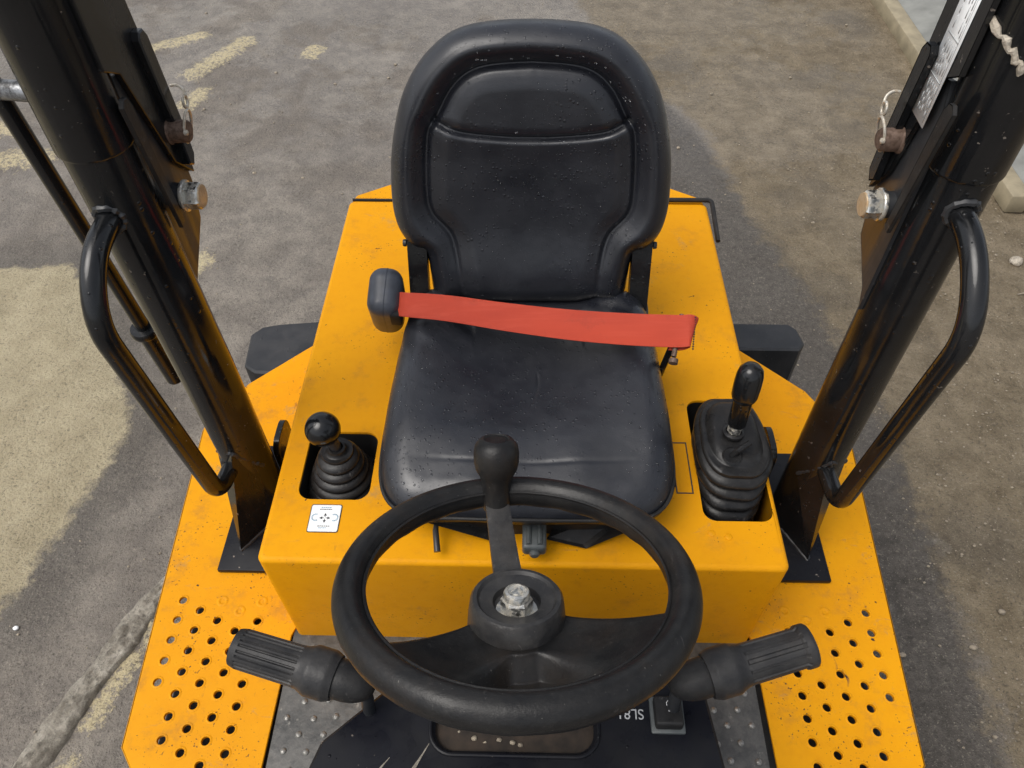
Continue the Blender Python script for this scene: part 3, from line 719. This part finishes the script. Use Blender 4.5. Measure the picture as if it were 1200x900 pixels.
# left: round gaiter, ball knob
b = MB(); base = (-.330, .770, .990); top = (-.330, .780, 1.082)
rows_top = bellows(b, base, top, (.074, .080), (.034, .034), 6, circ1, 9, .0075)
b.lathe([(.0265, 0), (.029, .003), (.0285, .006), (.028, .008), (.023, .007), (.0175, .009), (.016, .017), (.012, .018)], (-.330, .782, 1.080), (0, 0, 1), 40)
gl = obj('lever_gaiter', b, 'boot', D, smooth=60)
b = MB(); b.tube([(-.330, .782, 1.09), (-.334, .783, 1.12), (-.338, .781, 1.15)], [.0105, .0095, .009], 16); obj('lever_rod', b, 'blacksatin', gl)
b = MB(); R_ = .0305; b.lathe([(.0085, -.034), (.010, -.028)]+[(R_*math.sin(R(a)), -R_*math.cos(R(a))) for a in range(22, 181, 8)]+[(.0001, R_)], (-.3425, .780, 1.152), (-.12, 0, 1), 40); obj('ball_knob', b, 'black', gl, smooth=60)
# right: rectangular gaiter, grip lever
b = MB(); rr_ = [(x*(1-.04*(y > 0)), y) for x, y in rrect(-1, -1, 1, 1, .78, 12)]
bellows(b, (.3640, .775, .990), (.3700, .815, 1.100), (.0560, .100), (.0680, .096), 5, rr_, 12, .0115)
rows = []
for rx, ry, dz, dy in [(.0565, .0845, 0, -.002), (.0585, .087, .004, 0), (.0575, .086, .008, 0), (.0535, .080, .010, .002), (.0475, .072, .008, .004), (.0455, .070, .010, .004), (.042, .066, .015, .005), (.036, .058, .018, .006), (.030, .046, .0185, .006), (.010, .012, .0185, .006)]:
    rows.append([(.3700+x*rx, .812+dy+y*ry, 1.098+dz) for x, y in rr_])
b.v = [(x+.0022*noise.noise((x*22, y*22, z*30)), y+.004*noise.noise((x*18+5, y*18, z*25)), z+.0045*noise.noise((x*16, y*16, 3))) for x, y, z in b.v] if False else b.v
b.grid(rows, close_v=True)
b.v = [(x+.003*noise.noise((x*20, y*20, z*28)), y+.004*noise.noise((x*18+5, y*18, z*25)), z+.005*noise.noise((x*15, y*15, 3))) for x, y, z in b.v]
gr_ = obj('lever_gaiter', b, 'boot', D, smooth=60)
b = MB(); b.lathe([(.014, 0), (.0185, .004), (.0185, .009), (.014, .011), (.0115, .005), (.0001, .004)], (.3655, .808, 1.115), (0, .1, 1), 24); obj('lever_collar', b, 'boot', gr_)
b = MB(); b.lathe([(.016, 0), (.0175, .003), (.0145, .006), (.009, .005), (.0001, .003)], (.357, .762, 1.113), (0, -.1, 1), 20); b.tube([(.357, .764, 1.115), (.365, .765, 1.128), (.386, .778, 1.134)], .0052, 10); obj('stub_lever', b, 'boot', gr_)
b = MB(); b.tube([(.3655, .808, 1.115), (.3665, .810, 1.150)], .0085, 14); b.lathe([(.013, 0), (.013, .011), (.0001, .011)], (.3660, .809, 1.128), (0, 0, 1), 6); obj('lever_rod', b, 'zinc', gr_, smooth=25)
b = MB(); ax = Vector((.006, .030, .12)).normalized()
b.lathe([(.0001, 0), (.0140, .0), (.0158, .003), (.0165, .052), (.0172, .054), (.0200, .057), (.0222, .064), (.0228, .085), (.0222, .104), (.0195, .116), (.0125, .124), (.0001, .127)], (.3665, .810, 1.142), ax, 28); obj('lever_grip', b, 'black', gr_, smooth=50)

# --- seat
def pad(outline, centre, hfun, nr, na, place, under):
    P = resample(outline, na); c_ = np.array(centre); rows = []
    ts = np.r_[np.linspace(0.0, .80, int(nr*.72), endpoint=False), np.linspace(.80, 1., int(nr*.28))]; ts[0] = .002
    XY = c_[None, None]+(P-c_)[None]*ts[:, None, None]
    d = dist_poly(XY[..., 0], XY[..., 1], P, True)
    H = hfun(XY[..., 0], XY[..., 1], d)
    for i in range(len(ts)): rows.append([place(XY[i, k, 0], XY[i, k, 1], H[i, k]) for k in range(na)])
    for ins, hh in under:
        Q = c_+(P-c_)*(1-ins); rows.append([place(Q[k, 0], Q[k, 1], hh) for k in range(na)])
    mb = MB(); mb.grid(rows, close_v=True, flip=False); return mb
half = [(0, .618), (.10, .619), (.175, .622), (.218, .645), (.239, .695), (.243, .78), (.240, .88), (.235, .98), (.225, 1.06), (.195, 1.105), (.10, 1.115), (0, 1.115)]
oc = crom(half+[(-x, y) for x, y in half[-2:0:-1]], 10, True)
SX = .006
def hc(x, y, d):
    edge = .050*(1-np.sqrt(np.clip(1-(1-np.clip(d/.052, 0, 1))**2.2, 0, 1)))
    yy = (y-.618)/.50
    bol = .013*sm(np.abs(x), .09, .20)*sm(yy, .05, .45)
    basin = -.013*sm(yy, .12, .55)*(1-sm(np.abs(x), .05, .17))
    front = -.018*(1-sm(yy, .0, .30))
    thigh = .006*np.exp(-((np.abs(x)-.085)/.05)**2)*(1-sm(yy, .3, .7))
    crease = -.0012*np.exp(-((y-.697-.10*x*x*2)/.0035)**2)*np.exp(-(np.abs(x)/.17)**6)
    wr = .0035*(vnoise(x, y, 7, 11)-.5)+.0016*(vnoise(x, y, 24, 12)-.5)
    mid = -.0016*np.exp(-((x-.012-.006*np.sin(y*45))/.0022)**2)*sm(y, .80, .84)*(1-sm(y, .87, .90))
    wrk = .0025*np.sin((x*.8+y)*95)*np.exp(-((y-1.0)/.05)**2)*(np.abs(x) > .10)
    return -edge+bol+basin+front+thigh+crease+wr+mid+wrk
sc_m = pad(oc, (0, .84), hc, 110, 380, lambda x, y, h: (x+SX, y, 1.190+h), [(.0, -.050), (.004, -.058), (.02, -.062), (.4, -.064)])
seat = obj('seat', sc_m, 'vinyl', D, smooth=None)
# piping line round the lower edge of the cushion
P_ = resample(oc, 160); b = MB(); pl = [(SX+p[0]*1.004, .84+(p[1]-.84)*1.004, 1.139) for p in P_]; b.tube(pl+[pl[0]], .0032, 8, cap=False); obj('piping', b, 'rubber', seat)
phb = R(14); dB = Vector((0, math.sin(phb), math.cos(phb))); nB = Vector((0, -math.cos(phb), math.sin(phb))); PB = Vector((SX, 1.085, 1.17))
hb = [(0, .494), (.107, .484), (.168, .448), (.213, .387), (.240, .30), (.2490, .215), (.2455, .160), (.231, .125), (.211, .108), (.194, .100), (.188, .05), (.184, .015), (.165, 0), (0, -.005)]
ob_ = crom([hb[0]]+hb[1:]+[(-x, y) for x, y in hb[-2:0:-1]], 10, True)
ringl = [(.126, -.02), (.130, .06), (.143, .135), (.176, .180), (.183, .225), (.176, .315), (.158, .352), (.127, .402), (.083, .430), (0, .438)]
ringc = crom(ringl, 6); ringc = [tuple(p) for p in ringc]; ringfull = ringc+[(-x, y) for x, y in ringc[::-1][1:]]
arc = [tuple(p) for p in crom([(-.163, .345), (-.12, .328), (-.05, .320), (0, .3185), (.05, .320), (.12, .328), (.163, .345)], 6)]
def hbk(x, y, d):
    edge = .052*(1-np.sqrt(np.clip(1-(1-np.clip(d/.045, 0, 1))**2.2, 0, 1)))
    dr = dist_poly(x, y, ringfull); ins = inside(x, y, ringfull+[(-.126, -.03), (.126, -.03)][:0]+[])
    sd_ = np.where(ins, dr, -dr)
    fade = sm(y, .04, .16)
    step = -.024*sm(sd_, -.035, .004)*(.25+.75*fade)                 # ring bolster falls to the panel
    puff = .007*sm(sd_, .004, .04)+.0065*sm(sd_, .0012, .0105)*(.2+.8*fade)
    groove = -.0065*np.exp(-(sd_/.0036)**2)*(.25+.25*fade+.5*sm(y, .27, .36))
    da = dist_poly(x, y, arc); up = sm(y-(.3185+1.0*x*x), -.004, .004)
    g2 = -.0080*np.exp(-(da/.0045)**2)
    Dh = np.where(ins, .004*up*sm(np.minimum(dr, da), 0, .02), 0)
    lip = .0045*sm(da, .001, .009)*(1-up)*ins*np.exp(-(da/.03)**2)
    dish = -.012*np.exp(-((x/.11)**2+((y-.18)/.13)**2))
    wr = .0014*(vnoise(x+3, y, 20, 14)-.5)
    return .052-edge+step+puff+groove+g2+Dh+lip+dish+wr
bkm = pad(ob_, (0, .25), hbk, 130, 420, lambda x, y, h: tuple(PB+Vector((x, 0, 0))+dB*y+nB*(h-.02)), [(.0, -.012), (.006, -.022), (.03, -.030), (.3, -.034), (.9, -.036)])
obj('backrest', bkm, 'vinyl', seat, smooth=None)
for s in (-1, 1):
    b = MB(); pts = [PB+Vector((s*.208, 0, 0))+dB*q+nB*o_ for q, o_ in ((-.075, .012), (.0, .008), (.06, .002), (.128, -.006))]
    rows = []
    for p in pts: rows.append([p+Vector((dx, 0, 0))+nB*dn for dx, dn in ((-.018, -.012), (.018, -.012), (.018, .012), (-.018, .012))])
    b.grid(rows, close_v=True); b.add(rows[-1], [(0, 1, 2, 3)]); b.add(rows[0], [(3, 2, 1, 0)]); obj('hinge_bracket', b, 'black', seat, smooth=30)
    b = MB(); b.lathe([(.0001, .006), (.006, .006), (.007, .003), (.007, 0)], PB+Vector((s*.228, 0, 0))+dB*.118, (s, 0, 0), 12); obj('bracket_bolt', b, 'blacksatin', seat)
    b = MB(); b.lathe([(.030, -.012), (.034, -.008), (.034, .008), (.030, .012), (.0001, .013)], PB+Vector((s*.218, -.008, -.035)), (s, 0, 0), 28); obj('recliner_cover', b, 'blacksatin', seat)
# seat pan, suspension skirt and slide lever
b = MB(); b.prism([(SX-.205, .645), (SX+.205, .645), (SX+.225, .67), (SX+.225, 1.08), (SX-.225, 1.08), (SX-.225, .67)], 1.106, 1.126, ch=.004); obj('seat_pan', b, 'black', seat)
b = MB(); 
for z0, wd in ((1.118, .004), (1.104, .0035)): b.tube([(SX-.19, .638, z0), (SX+.19, .638, z0)], wd, 8)
obj('pan_edge', b, 'greyplastic', seat)
b = MB(); A = [(-.195, 1.100), (-.07, 1.056), (-.028, 1.056), (.03, 1.056), (.055, 1.0555), (.105, 1.056), (.205, 1.098)]
rows = [[(SX+x, .638+.004*((k) % 2), z) for k, (x, z) in enumerate(A)], [(SX+x*.99, .644+.01*((k+1) % 2), 1.101) for k, (x, z) in enumerate(A)]]
b.grid(rows)
b.prism([(SX-.17, .66), (SX+.17, .66), (SX+.17, 1.02), (SX-.17, 1.02)], HC+.001, 1.10, ch=.002); 
obj('seat_base', b, 'boot', seat, smooth=20)
for s, pp in ((-1, [(-.18, .604, 1.10), (-.04, .586, 1.056), (-.05, .64, 1.056), (-.185, .64, 1.09)]), (1, [(.035, .588, 1.070), (.10, .580, 1.056), (.205, .608, 1.098), (.20, .65, 1.09), (.06, .64, 1.056)])):
    b = MB(); n_ = len(pp); c0 = [(x+SX, y+.034, z) for x, y, z in pp]; c1 = [(x+SX, y+.038, z-.003) for x, y, z in pp]
    f0 = tuple(range(n_)); f1 = tuple(range(2*n_-1, n_-1, -1)); b.add(c0+c1, [f0, f1]+[(k, k+n_, (k+1) % n_+n_, (k+1) % n_) for k in range(n_)])
    obj('seat_skirt', b, 'rubber', seat, smooth=10)
b = MB(); b.box((.0005, .590, 1.074), (.0395, .70, 1.100), .006, 3); b.tube([(.011, .596, 1.1005), (.011, .68, 1.1005)], .0042, 8); b.tube([(.029, .596, 1.1005), (.029, .68, 1.1005)], .0042, 8)
b.lathe([(.0001, .0), (.008, 0), (.009, .004), (.006, .008), (.0001, .009)], (.0205, .591, 1.085), (0, -1, 0), 14); obj('slide_handle', b, 'greyplastic', seat)
b = MB(); b.tube([(-.142, .65, 1.085), (-.142, .628, 1.083), (-.137, .594, 1.074)], [.003, .005, .0055], 12); obj('recline_lever', b, 'blacksatin', seat)

def drops_on(mb, nrows, ncol, n, mask, parent, rmin, rmax, seed):
    r2 = np.random.default_rng(seed); V = np.array(mb.v[:nrows*ncol]).reshape(nrows, ncol, 3); out = MB(); c_ = 0; tries = 0
    while c_ < n and tries < n*40:
        tries += 1; i = int((nrows-3)*math.sqrt(r2.random()))+1; j = int(r2.integers(ncol-1))
        P = Vector(V[i, j]); nn = Vector(V[i+1, j]-V[i-1, j]).cross(Vector(V[i, (j+1) % ncol]-V[i, j-1])); 
        if nn.length < 1e-12: continue
        nn.normalize()
        if nn.z < 0: nn = -nn
        if r2.random() > mask(P): continue
        r_ = rmin+(rmax-rmin)*r2.random()**2.5; u = nn.orthogonal().normalized(); v_ = nn.cross(u); P = P+Vector((r2.normal(), r2.normal(), 0))*.0008
        vs = [P+nn*r_*.62]; k = 8
        for rad, h in ((.55, .50), (.9, .22), (1.02, -.15)):
            for q in range(k): a = 2*math.pi*q/k; vs.append(P+(u*math.cos(a)*rad+v_*math.sin(a)*rad)*r_+nn*r_*h)
        fs = [(0, 1+q, 1+(q+1) % k) for q in range(k)]
        for ring in range(2): fs += [(1+ring*k+q, 1+(ring+1)*k+q, 1+(ring+1)*k+(q+1) % k, 1+ring*k+(q+1) % k) for q in range(k)]
        out.add(vs, fs); c_ += 1
    return obj('rain_drops', out, 'water', parent, smooth=None, kind='stuff')
tw_ = NT('rain_water'); tw_.b.inputs['Transmission Weight'].default_value = 1.0; tw_.b.inputs['IOR'].default_value = 1.33; M['water'] = tw_.set(col=(.95, .97, 1), rough=.03)
drops_on(bkm, len(bkm.v)//420-5, 420, 1500, lambda P: .15+.85*math.exp(-((P.x-.05)/.11)**2-((P.z-1.43)/.14)**2), seat, .0007, .0022, 3)
drops_on(sc_m, len(sc_m.v)//380-4, 380, 900, lambda P: .06+.9*(sm(np.array(abs(P.x)), .13, .21))*(P.y < 1.0), seat, .0007, .0026, 4)
# --- seat belt: retractor, webbing, end loop
rc = Vector((-.262, 1.045, 1.185)); ra = R(-3)
b = MB(); rows = []
Yp = [(-.068, .0), (-.060, .020), (-.045, .032), (-.01, .038), (.030, .036), (.050, .026), (.060, .010)]
def rbox(mb, lo, hi, rad, seg, Mx): mb.box(lo, hi, rad, seg, mat=Mx)
Mx = Matrix.Translation(rc) @ Matrix.Rotation(R(6), 4, 'Y') @ Matrix.Rotation(R(28), 4, 'X')
rbox(b, (-.031, -.035, -.073), (.031, .057, .078), .0255, 8, Mx)
rt_ = obj('belt_retractor', b, 'retr', seat, smooth=50)
b = MB(); b.prism(rrect(-.0356, -.0736, .0576, .0786, .026, 8), .000, .0022, Mx @ Matrix(((0, 0, 1, 0), (1, 0, 0, 0), (0, 1, 0, 0), (0, 0, 0, 1))), ch=.0004); obj('housing_seam', b, 'retr', seat, smooth=50)
b = MB(); rbox(b, (.010, -.0345, .000), (.0325, .030, .060), .004, 2, Mx); obj('belt_slot', b, 'hollow', seat, smooth=50)
cp = crom([(-.246, 1.018, 1.222), (-.215, 1.000, 1.236), (-.14, .985, 1.243), (-.03, .962, 1.245), (.08, .944, 1.246), (.18, .934, 1.247), (.262, .930, 1.248), (.284, .930, 1.250), (.292, .931, 1.243), (.284, .931, 1.234), (.262, .932, 1.232)], 8)
b = MB(); rows = []
for i, p in enumerate(cp):
    t = i/(len(cp)-1); p = Vector(p); tilt = R(38-18*t) ; wv = Vector((.55*float(sm(np.array(t), .60, .95)), math.cos(tilt), math.sin(tilt))).normalized()*(.0215+.0075*float(sm(np.array(t), 0, .6)))
    tw = .0035*math.sin(t*5)
    rows.append([p-wv+Vector((0, 0, -.0)), p-wv*.5+Vector((0, 0, .0012+tw*.3)), p+Vector((0, 0, .002)), p+wv*.5+Vector((0, 0, .0012-tw*.3)), p+wv])
b.grid(rows)
k0 = len(b.v); b.grid([[Vector(q)-Vector((0, -.0006, .0016)) for q in r_] for r_ in rows], flip=True)
nr_ = len(rows)
for j in (0, 4):
    for i in range(nr_-1):
        a, c_ = i*5+j, (i+1)*5+j; f = (a, c_, c_+k0, a+k0); b.f.append(f if j else f[::-1]); b.mi.append(0)
obj('belt_webbing', b, 'web', seat, smooth=50)
b = MB(); tp = Vector((.268, .930, 1.2375)); b.tube([tp+Vector((-.012, -.036, -.016)), tp+Vector((.006, .036, .014))], .0045, 12); b.lathe([(.0001, 0), (.008, 0), (.008, .008), (.0001, .008)], tp+Vector((-.012, -.040, -.018)), (-.2, -1, -.4), 14)
obj('anchor_pin', b, 'rust', seat)
b = MB()
for k in range(14):
    t = k/13; p = Vector((.2885+.006*t, .905+.05*t-.002, 1.232+.026*t)); b.box((p.x-.0012, p.y-.0012, p.z-.0008), (p.x+.0012, p.y+.0012, p.z+.0012), 0)
obj('stitching', b, 'ink', seat)
b = MB(); b.tube([(.262, .93, 1.23), (.247, .925, 1.14), (.235, .93, 1.115)], .006, 10); obj('anchor_stalk', b, 'black', seat)

# --- steering column cowl, wheel, grips
cz = 1.12
b = MB(); poly = [(-.292, .05), (.285, .05), (.270, .255), (.256, .360), (.235, .410), (.17, .437), (-.06, .437), (-.13, .405), (-.195, .350), (-.262, .290), (-.275, .250)]
hole = [(x, y) for x, y in rrect(-.112, .283, .100, .345, .026)][::-1]
b.prism(poly, cz-.035, cz, ch=.004, holes=[hole], hole_depth=.012, depth_mi=1)
cw = obj('dash_cowl', b, ['navy', 'dirt'], D, smooth=40)
b = MB(); lp = [(x, y, cz+.001) for x, y in rrect(-.118, .277, .106, .351, .031, 8)]; b.tube(lp+[lp[0]], .0028, 8, cap=False); obj('slot_lip', b, 'navy', cw)
b = MB(); b.prism([(-.20, .02), (.2, .02), (.2, .33), (-.2, .33)], .748, cz-.036, ch=.003); obj('column_box', b, 'blacksatin', D)
b = MB()
for i in range(18):
    x = rng.uniform(-.10, .09); y = rng.uniform(.29, .34); r_ = rng.uniform(.0015, .005); b.add(*[(lambda vf: ([(a, c_, z+cz-.013) for a, c_, z in vf[0]], vf[1]))(pebble(x, y, r_, i*.7))][0])
obj('caked_grit', b, 'stone', cw, smooth=None, kind='stuff')
# rocker switch
sw = MB(); sw.box((.176, .308, cz-.002), (.222, .356, cz+.004), .003); swo = obj('switch_bezel', sw, 'greyplastic', cw)
sw = MB(); Mx = Matrix.Translation((.199, .333, cz+.011)) @ Matrix.Rotation(R(-9), 4, 'X'); sw.box((-.0185, -.0205, -.009), (.0185, .0195, .009), .004, 3, mat=Mx); sw.mi = [0]*len(sw.f)
ic = Mx @ Matrix.Translation((.003, .007, .0093))
ring = [ic @ Vector((.0052*math.cos(2*math.pi*k/20), .0052*math.sin(2*math.pi*k/20), 0)) for k in range(20)]; sw.tube(ring+[ring[0]], .0005, 5, cap=False, mi=1)
sw.box((-.003, -.0022, 0), (.003, -.0014, .0004), 0, mi=1, mat=ic); sw.box((-.003, -.0004, 0), (.003, .0004, .0004), 0, mi=1, mat=ic); sw.box((-.003, .0014, 0), (.003, .0022, .0004), 0, mi=1, mat=ic); sw.box((-.0035, -.0105, 0), (.0035, -.0065, .0004), 0, mi=1, mat=ic)
obj('switch_rocker', sw, ['rubber', 'white'], cw)
# worn printing and stickers on the cowl
def text_obj(body, size, loc, rot, mat, name, parent):
    cu = bpy.data.curves.new('txt', 'FONT'); cu.body = body; cu.size = size; cu.extrude = .0002; cu.align_x = 'CENTER'; cu.align_y = 'CENTER'
    tmp = bpy.data.objects.new('txt', cu); COL.objects.link(tmp); bpy.context.view_layer.update()
    me_ = bpy.data.meshes.new_from_object(tmp.evaluated_get(bpy.context.evaluated_depsgraph_get())); bpy.data.objects.remove(tmp)
    q = MB(); X = Matrix.Translation(loc) @ Matrix.Rotation(rot, 4, 'Z'); q.add([X @ v.co for v in me_.vertices], [tuple(p.vertices) for p in me_.polygons])
    return obj(name, q, mat, parent, smooth=None)
text_obj('SL81', .019, (.150, .3335, cz+.0006), R(180), 'inkgrey', 'worn_lettering', cw)
b = MB(); b.box((.078, .3945, cz+.0004), (.141, .4195, cz+.001), 0); obj('black_sticker', b, 'ink', cw)
b = MB()
for x0, y0, x1, y1 in ((.112, .398, .120, .411), (.112, .4065, .132, .411), (.124, .402, .132, .4105), (.112, .398, .114, .402), (.124, .402, .137, .4055), (.112, .411, .117, .417)): b.box((x0, y0, cz+.0012), (x1, y1, cz+.0016), 0)
obj('white_symbol', b, 'white', cw)
b = MB()
for k in range(9): x = .082+.003*k; b.box((x, .401+.002*(k % 3), cz+.0012), (x+.0018, .403+.003*(k % 4), cz+.0016), 0)
obj('small_print', b, 'inkgrey', cw)
# paint scrapes on the cowl
b = MB()
for A_, B_, wq in (((-.150, .232), (-.118, .290), .0035), ((-.205, .225), (-.168, .272), .004)):
    A_ = Vector((*A_, cz+.0006)); B_ = Vector((*B_, cz+.0006)); dn = (B_-A_).normalized(); sd_ = Vector((-dn.y, dn.x, 0)); n_ = 14; L1 = []; L2 = []
    for k in range(n_+1):
        t = k/n_; q = wq*(1-t)*(.6+.8*rng.random())+.0004; L1.append(A_.lerp(B_, t)+sd_*q); L2.append(A_.lerp(B_, t)-sd_*q*.6)
    b.grid([L1, L2], flip=False)
obj('paint_scrape', b, 'ridge', cw)
for x, y in ((.046, .372), (.070, .388), (-.075, .395), (.148, .428), (-.05, .405)):
    b = MB(); b.lathe([(.0105, 0), (.0105, .0015), (.007, .002), (.007, .006), (.0001, .0065)], (x, y, cz), (0, 0, 1), 12); obj('panel_bolt', b, 'rust', cw)

WC = Vector((-.0036, .3811, 1.4153)); th = .44233; eN = Vector((0, math.sin(th), math.cos(th))); eY = Vector((0, math.cos(th), -math.sin(th))); eX = Vector((1, 0, 0)); rot = R(10)
def WP(x, y, o):
    c_, s_ = math.cos(rot), math.sin(rot); return WC+eX*(x*c_-y*s_)+eY*(x*s_+y*c_)+eN*o
b = MB(); rows = []
for k in range(120):
    a = 2*math.pi*k/120; row = []
    for j in range(28):
        p = 2*math.pi*j/28; rr2 = .0182; q = .1818+rr2*math.cos(p)*1.0; o_ = rr2*math.sin(p)*1.06
        if math.sin(p) < -.2: q += .0016*math.sin(a*24)*(1-abs(math.cos(p)))            # finger grips underneath
        if math.cos(p) < -.55: q += .0015
        row.append(WP(q*math.cos(a), q*math.sin(a), o_))
    rows.append(row)
b.grid(rows, close_u=True, close_v=True, flip=True)
whl = obj('steering_wheel', b, 'wheelrub', D, smooth=None)
# moulded parting line inside the rim
b = MB(); ln = [WP(.1652*math.cos(2*math.pi*k/90), .1652*math.sin(2*math.pi*k/90), .008) for k in range(91)]; b.tube(ln, .0022, 6, cap=False); obj('rim_seam', b, 'wheelrub', whl)
# dished spoke web: polar sheet below the rim plane
b = MB()
def web_off(r): t = min(max((r-.055)/.112, 0), 1); return -.056+.053*t**1.8
NA, NR = 72, 22; topg, botg = [], []
for i in range(NR+1):
    u = i/NR; rt1, rt2 = [], []
    for j in range(NA+1):
        v = j/NA; ang0 = 72+39*u**.5
        ang = ang0+(360-2*ang0)*v; m_ = abs(ang-180)                                  # 0 at the middle, grows to the spokes
        lim = .068+(.170-.068)*min(1, max(0, (m_-12)/27))**1.7
        r = .048+(lim-.048)*u; A_ = R(ang)+R(90)
        e = min(v, 1-v); lipq = -.012*(1-min(1, e/.05))**2; lo = -.004*(m_ < 40)
        o_ = web_off(r)+lipq+.0035*math.exp(-((m_-55)/8)**2)*(u)-.030*float(sm(np.array(u), .2, 1))*float(1-sm(np.array(m_), 14, 44))
        rt1.append(WP(r*math.cos(A_), r*math.sin(A_), o_)); rt2.append(WP(r*math.cos(A_), r*math.sin(A_), o_-.022-.022*(1-u)))
    topg.append(rt1); botg.append(rt2)
b.grid(topg); b.grid(botg, flip=True)
b.grid([topg[-1], botg[-1]]); b.grid([[r_[0] for r_ in topg], [r_[0] for r_ in botg]], flip=False); b.grid([[r_[-1] for r_ in topg], [r_[-1] for r_ in botg]], flip=True)
obj('wheel_spokes', b, 'wheelrub', whl, smooth=50)
b = MB(); rows = []
for q, o0 in ((.040, -.046), (.085, -.036), (.125, -.020), (.150, -.007), (.166, -.003)):
    wq = .0175-.02*(q-.04)
    rows.append([WP(-wq, q, o0-.012), WP(-wq, q, o0-.001), WP(-wq+.002, q, o0), WP(wq-.002, q, o0), WP(wq, q, o0-.001), WP(wq, q, o0-.012)])
b.grid(rows, close_v=True); obj('top_spoke', b, 'hubrub', whl, smooth=30)
hub = WP(0, 0, -.030)
b = MB(); b.lathe([(.0001, -.088), (.050, -.087), (.056, -.080), (.0575, -.05), (.0552, -.02), (.0530, -.004), (.0500, .0), (.0455, .0005), (.0425, -.003), (.030, -.005), (.0275, -.006), (.0255, -.013), (.0001, -.013)], hub, eN, 60); b.v = [tuple(Vector(q)+eY*.009) for q in b.v]; obj('hub_boss', b, 'hubrub', whl, smooth=40)
b = MB(); b.lathe([(.0235, -.0128), (.0235, -.0105), (.0001, -.0105)], hub, eN, 30); obj('washer', b, 'zinc', whl)
b = MB(); b.lathe([(.0178, -.0103), (.0182, -.008), (.0182, .004), (.0160, .0075), (.0140, .0078)], hub, eN, 6); b.lathe([(.0150, .007), (.0150, .012), (.0135, .0150), (.0105, .0162), (.0100, .0150), (.0065, .0146), (.0060, .0156), (.0001, .0158)], hub, eN, 30); obj('hub_nut', b, 'zinc', whl, smooth=28)
b = MB(); b.tube([hub-eN*.06, Vector((0, .350, 1.10))], [.030, .032], 28); obj('steering_column', b, 'blacksatin', D)
# spinner knob on the rim
kb = WP(0, .170, .004); kb = kb-eX*.0+Vector((0, 0, 0))
ka = (eN*1.0+eY*.12).normalized()
b = MB(); b.lathe([(.0001, -.020), (.0170, -.020), (.0175, -.012), (.0178, .006), (.0190, .018), (.0225, .028), (.0268, .036), (.0290, .046), (.0292, .058), (.0275, .068), (.0215, .0755), (.0165, .0775), (.0150, .0762), (.0120, .0762), (.0001, .0762)], kb, ka, 40); obj('spinner_knob', b, 'wheelrub', whl, smooth=40)
# fluted rubber hand grips either side of the column
for s in (-1, 1):
    if s < 0: A_, B_, C_ = Vector((-.368, .372, 1.232)), Vector((-.232, .340, 1.215)), Vector((-.120, .335, 1.17))
    else: A_, B_, C_ = Vector((.372, .388, 1.235)), Vector((.238, .352, 1.215)), Vector((.140, .335, 1.17))
    dd = (A_-B_).normalized(); L = (A_-B_).length
    prof_ = [(0, .0265), (.010, .0300), (.034, .0300), (.040, .0272), (.046, .0250), (.055, .0245), (L-.012, .0238), (L-.006, .0225), (L-.003, .0215)]
    if s > 0: prof_ = prof_[:-3]+[(L-.016, .0238), (L-.015, .0262), (L-.004, .0262), (L-.001, .024)]
    pts = [B_+dd*q for q, _ in prof_]; rs = [r_ for _, r_ in prof_]
    ts = np.linspace(0, prof_[-1][0], 60); pts = [B_+dd*float(t) for t in ts]; rs = [1.07*float(np.interp(t, [q for q, _ in prof_], [r_ for _, r_ in prof_])) for t in ts]
    fl_ = lambda t, i, ts=ts, L=L: 1-(.085 if (.050 < ts[i] < L-.014 and math.cos(t*(22 if s < 0 else 13)) < -.35) else 0)
    b = MB(); b.tube(pts, rs, 120, flute=fl_)
    hg = obj('hand_grip', b, 'grip', D, smooth=30)
    E_ = B_-dd*.043+Vector((0, 0, -.012)); b = MB(); b.tube(crom([B_+dd*.004, B_-dd*.014, B_-dd*.032+Vector((0, 0, -.003)), E_], 5), [.0250, .0252, .0255, .0256, .0255, .0252, .0248, .0242, .0235, .0225, .0212, .0196, .0176, .0150, .0120, .0075], 26); obj('grip_boot', b, 'rubber', hg)
    b = MB(); b.tube(crom([B_-dd*.030+Vector((0, 0, -.006)), B_-dd*.034+Vector((0, 0, -.04)), Vector((s*.20, .330, 1.10)), Vector((s*.15, .320, 1.00))], 6), .0085, 14); obj('grip_stalk', b, 'blacksatin', hg)
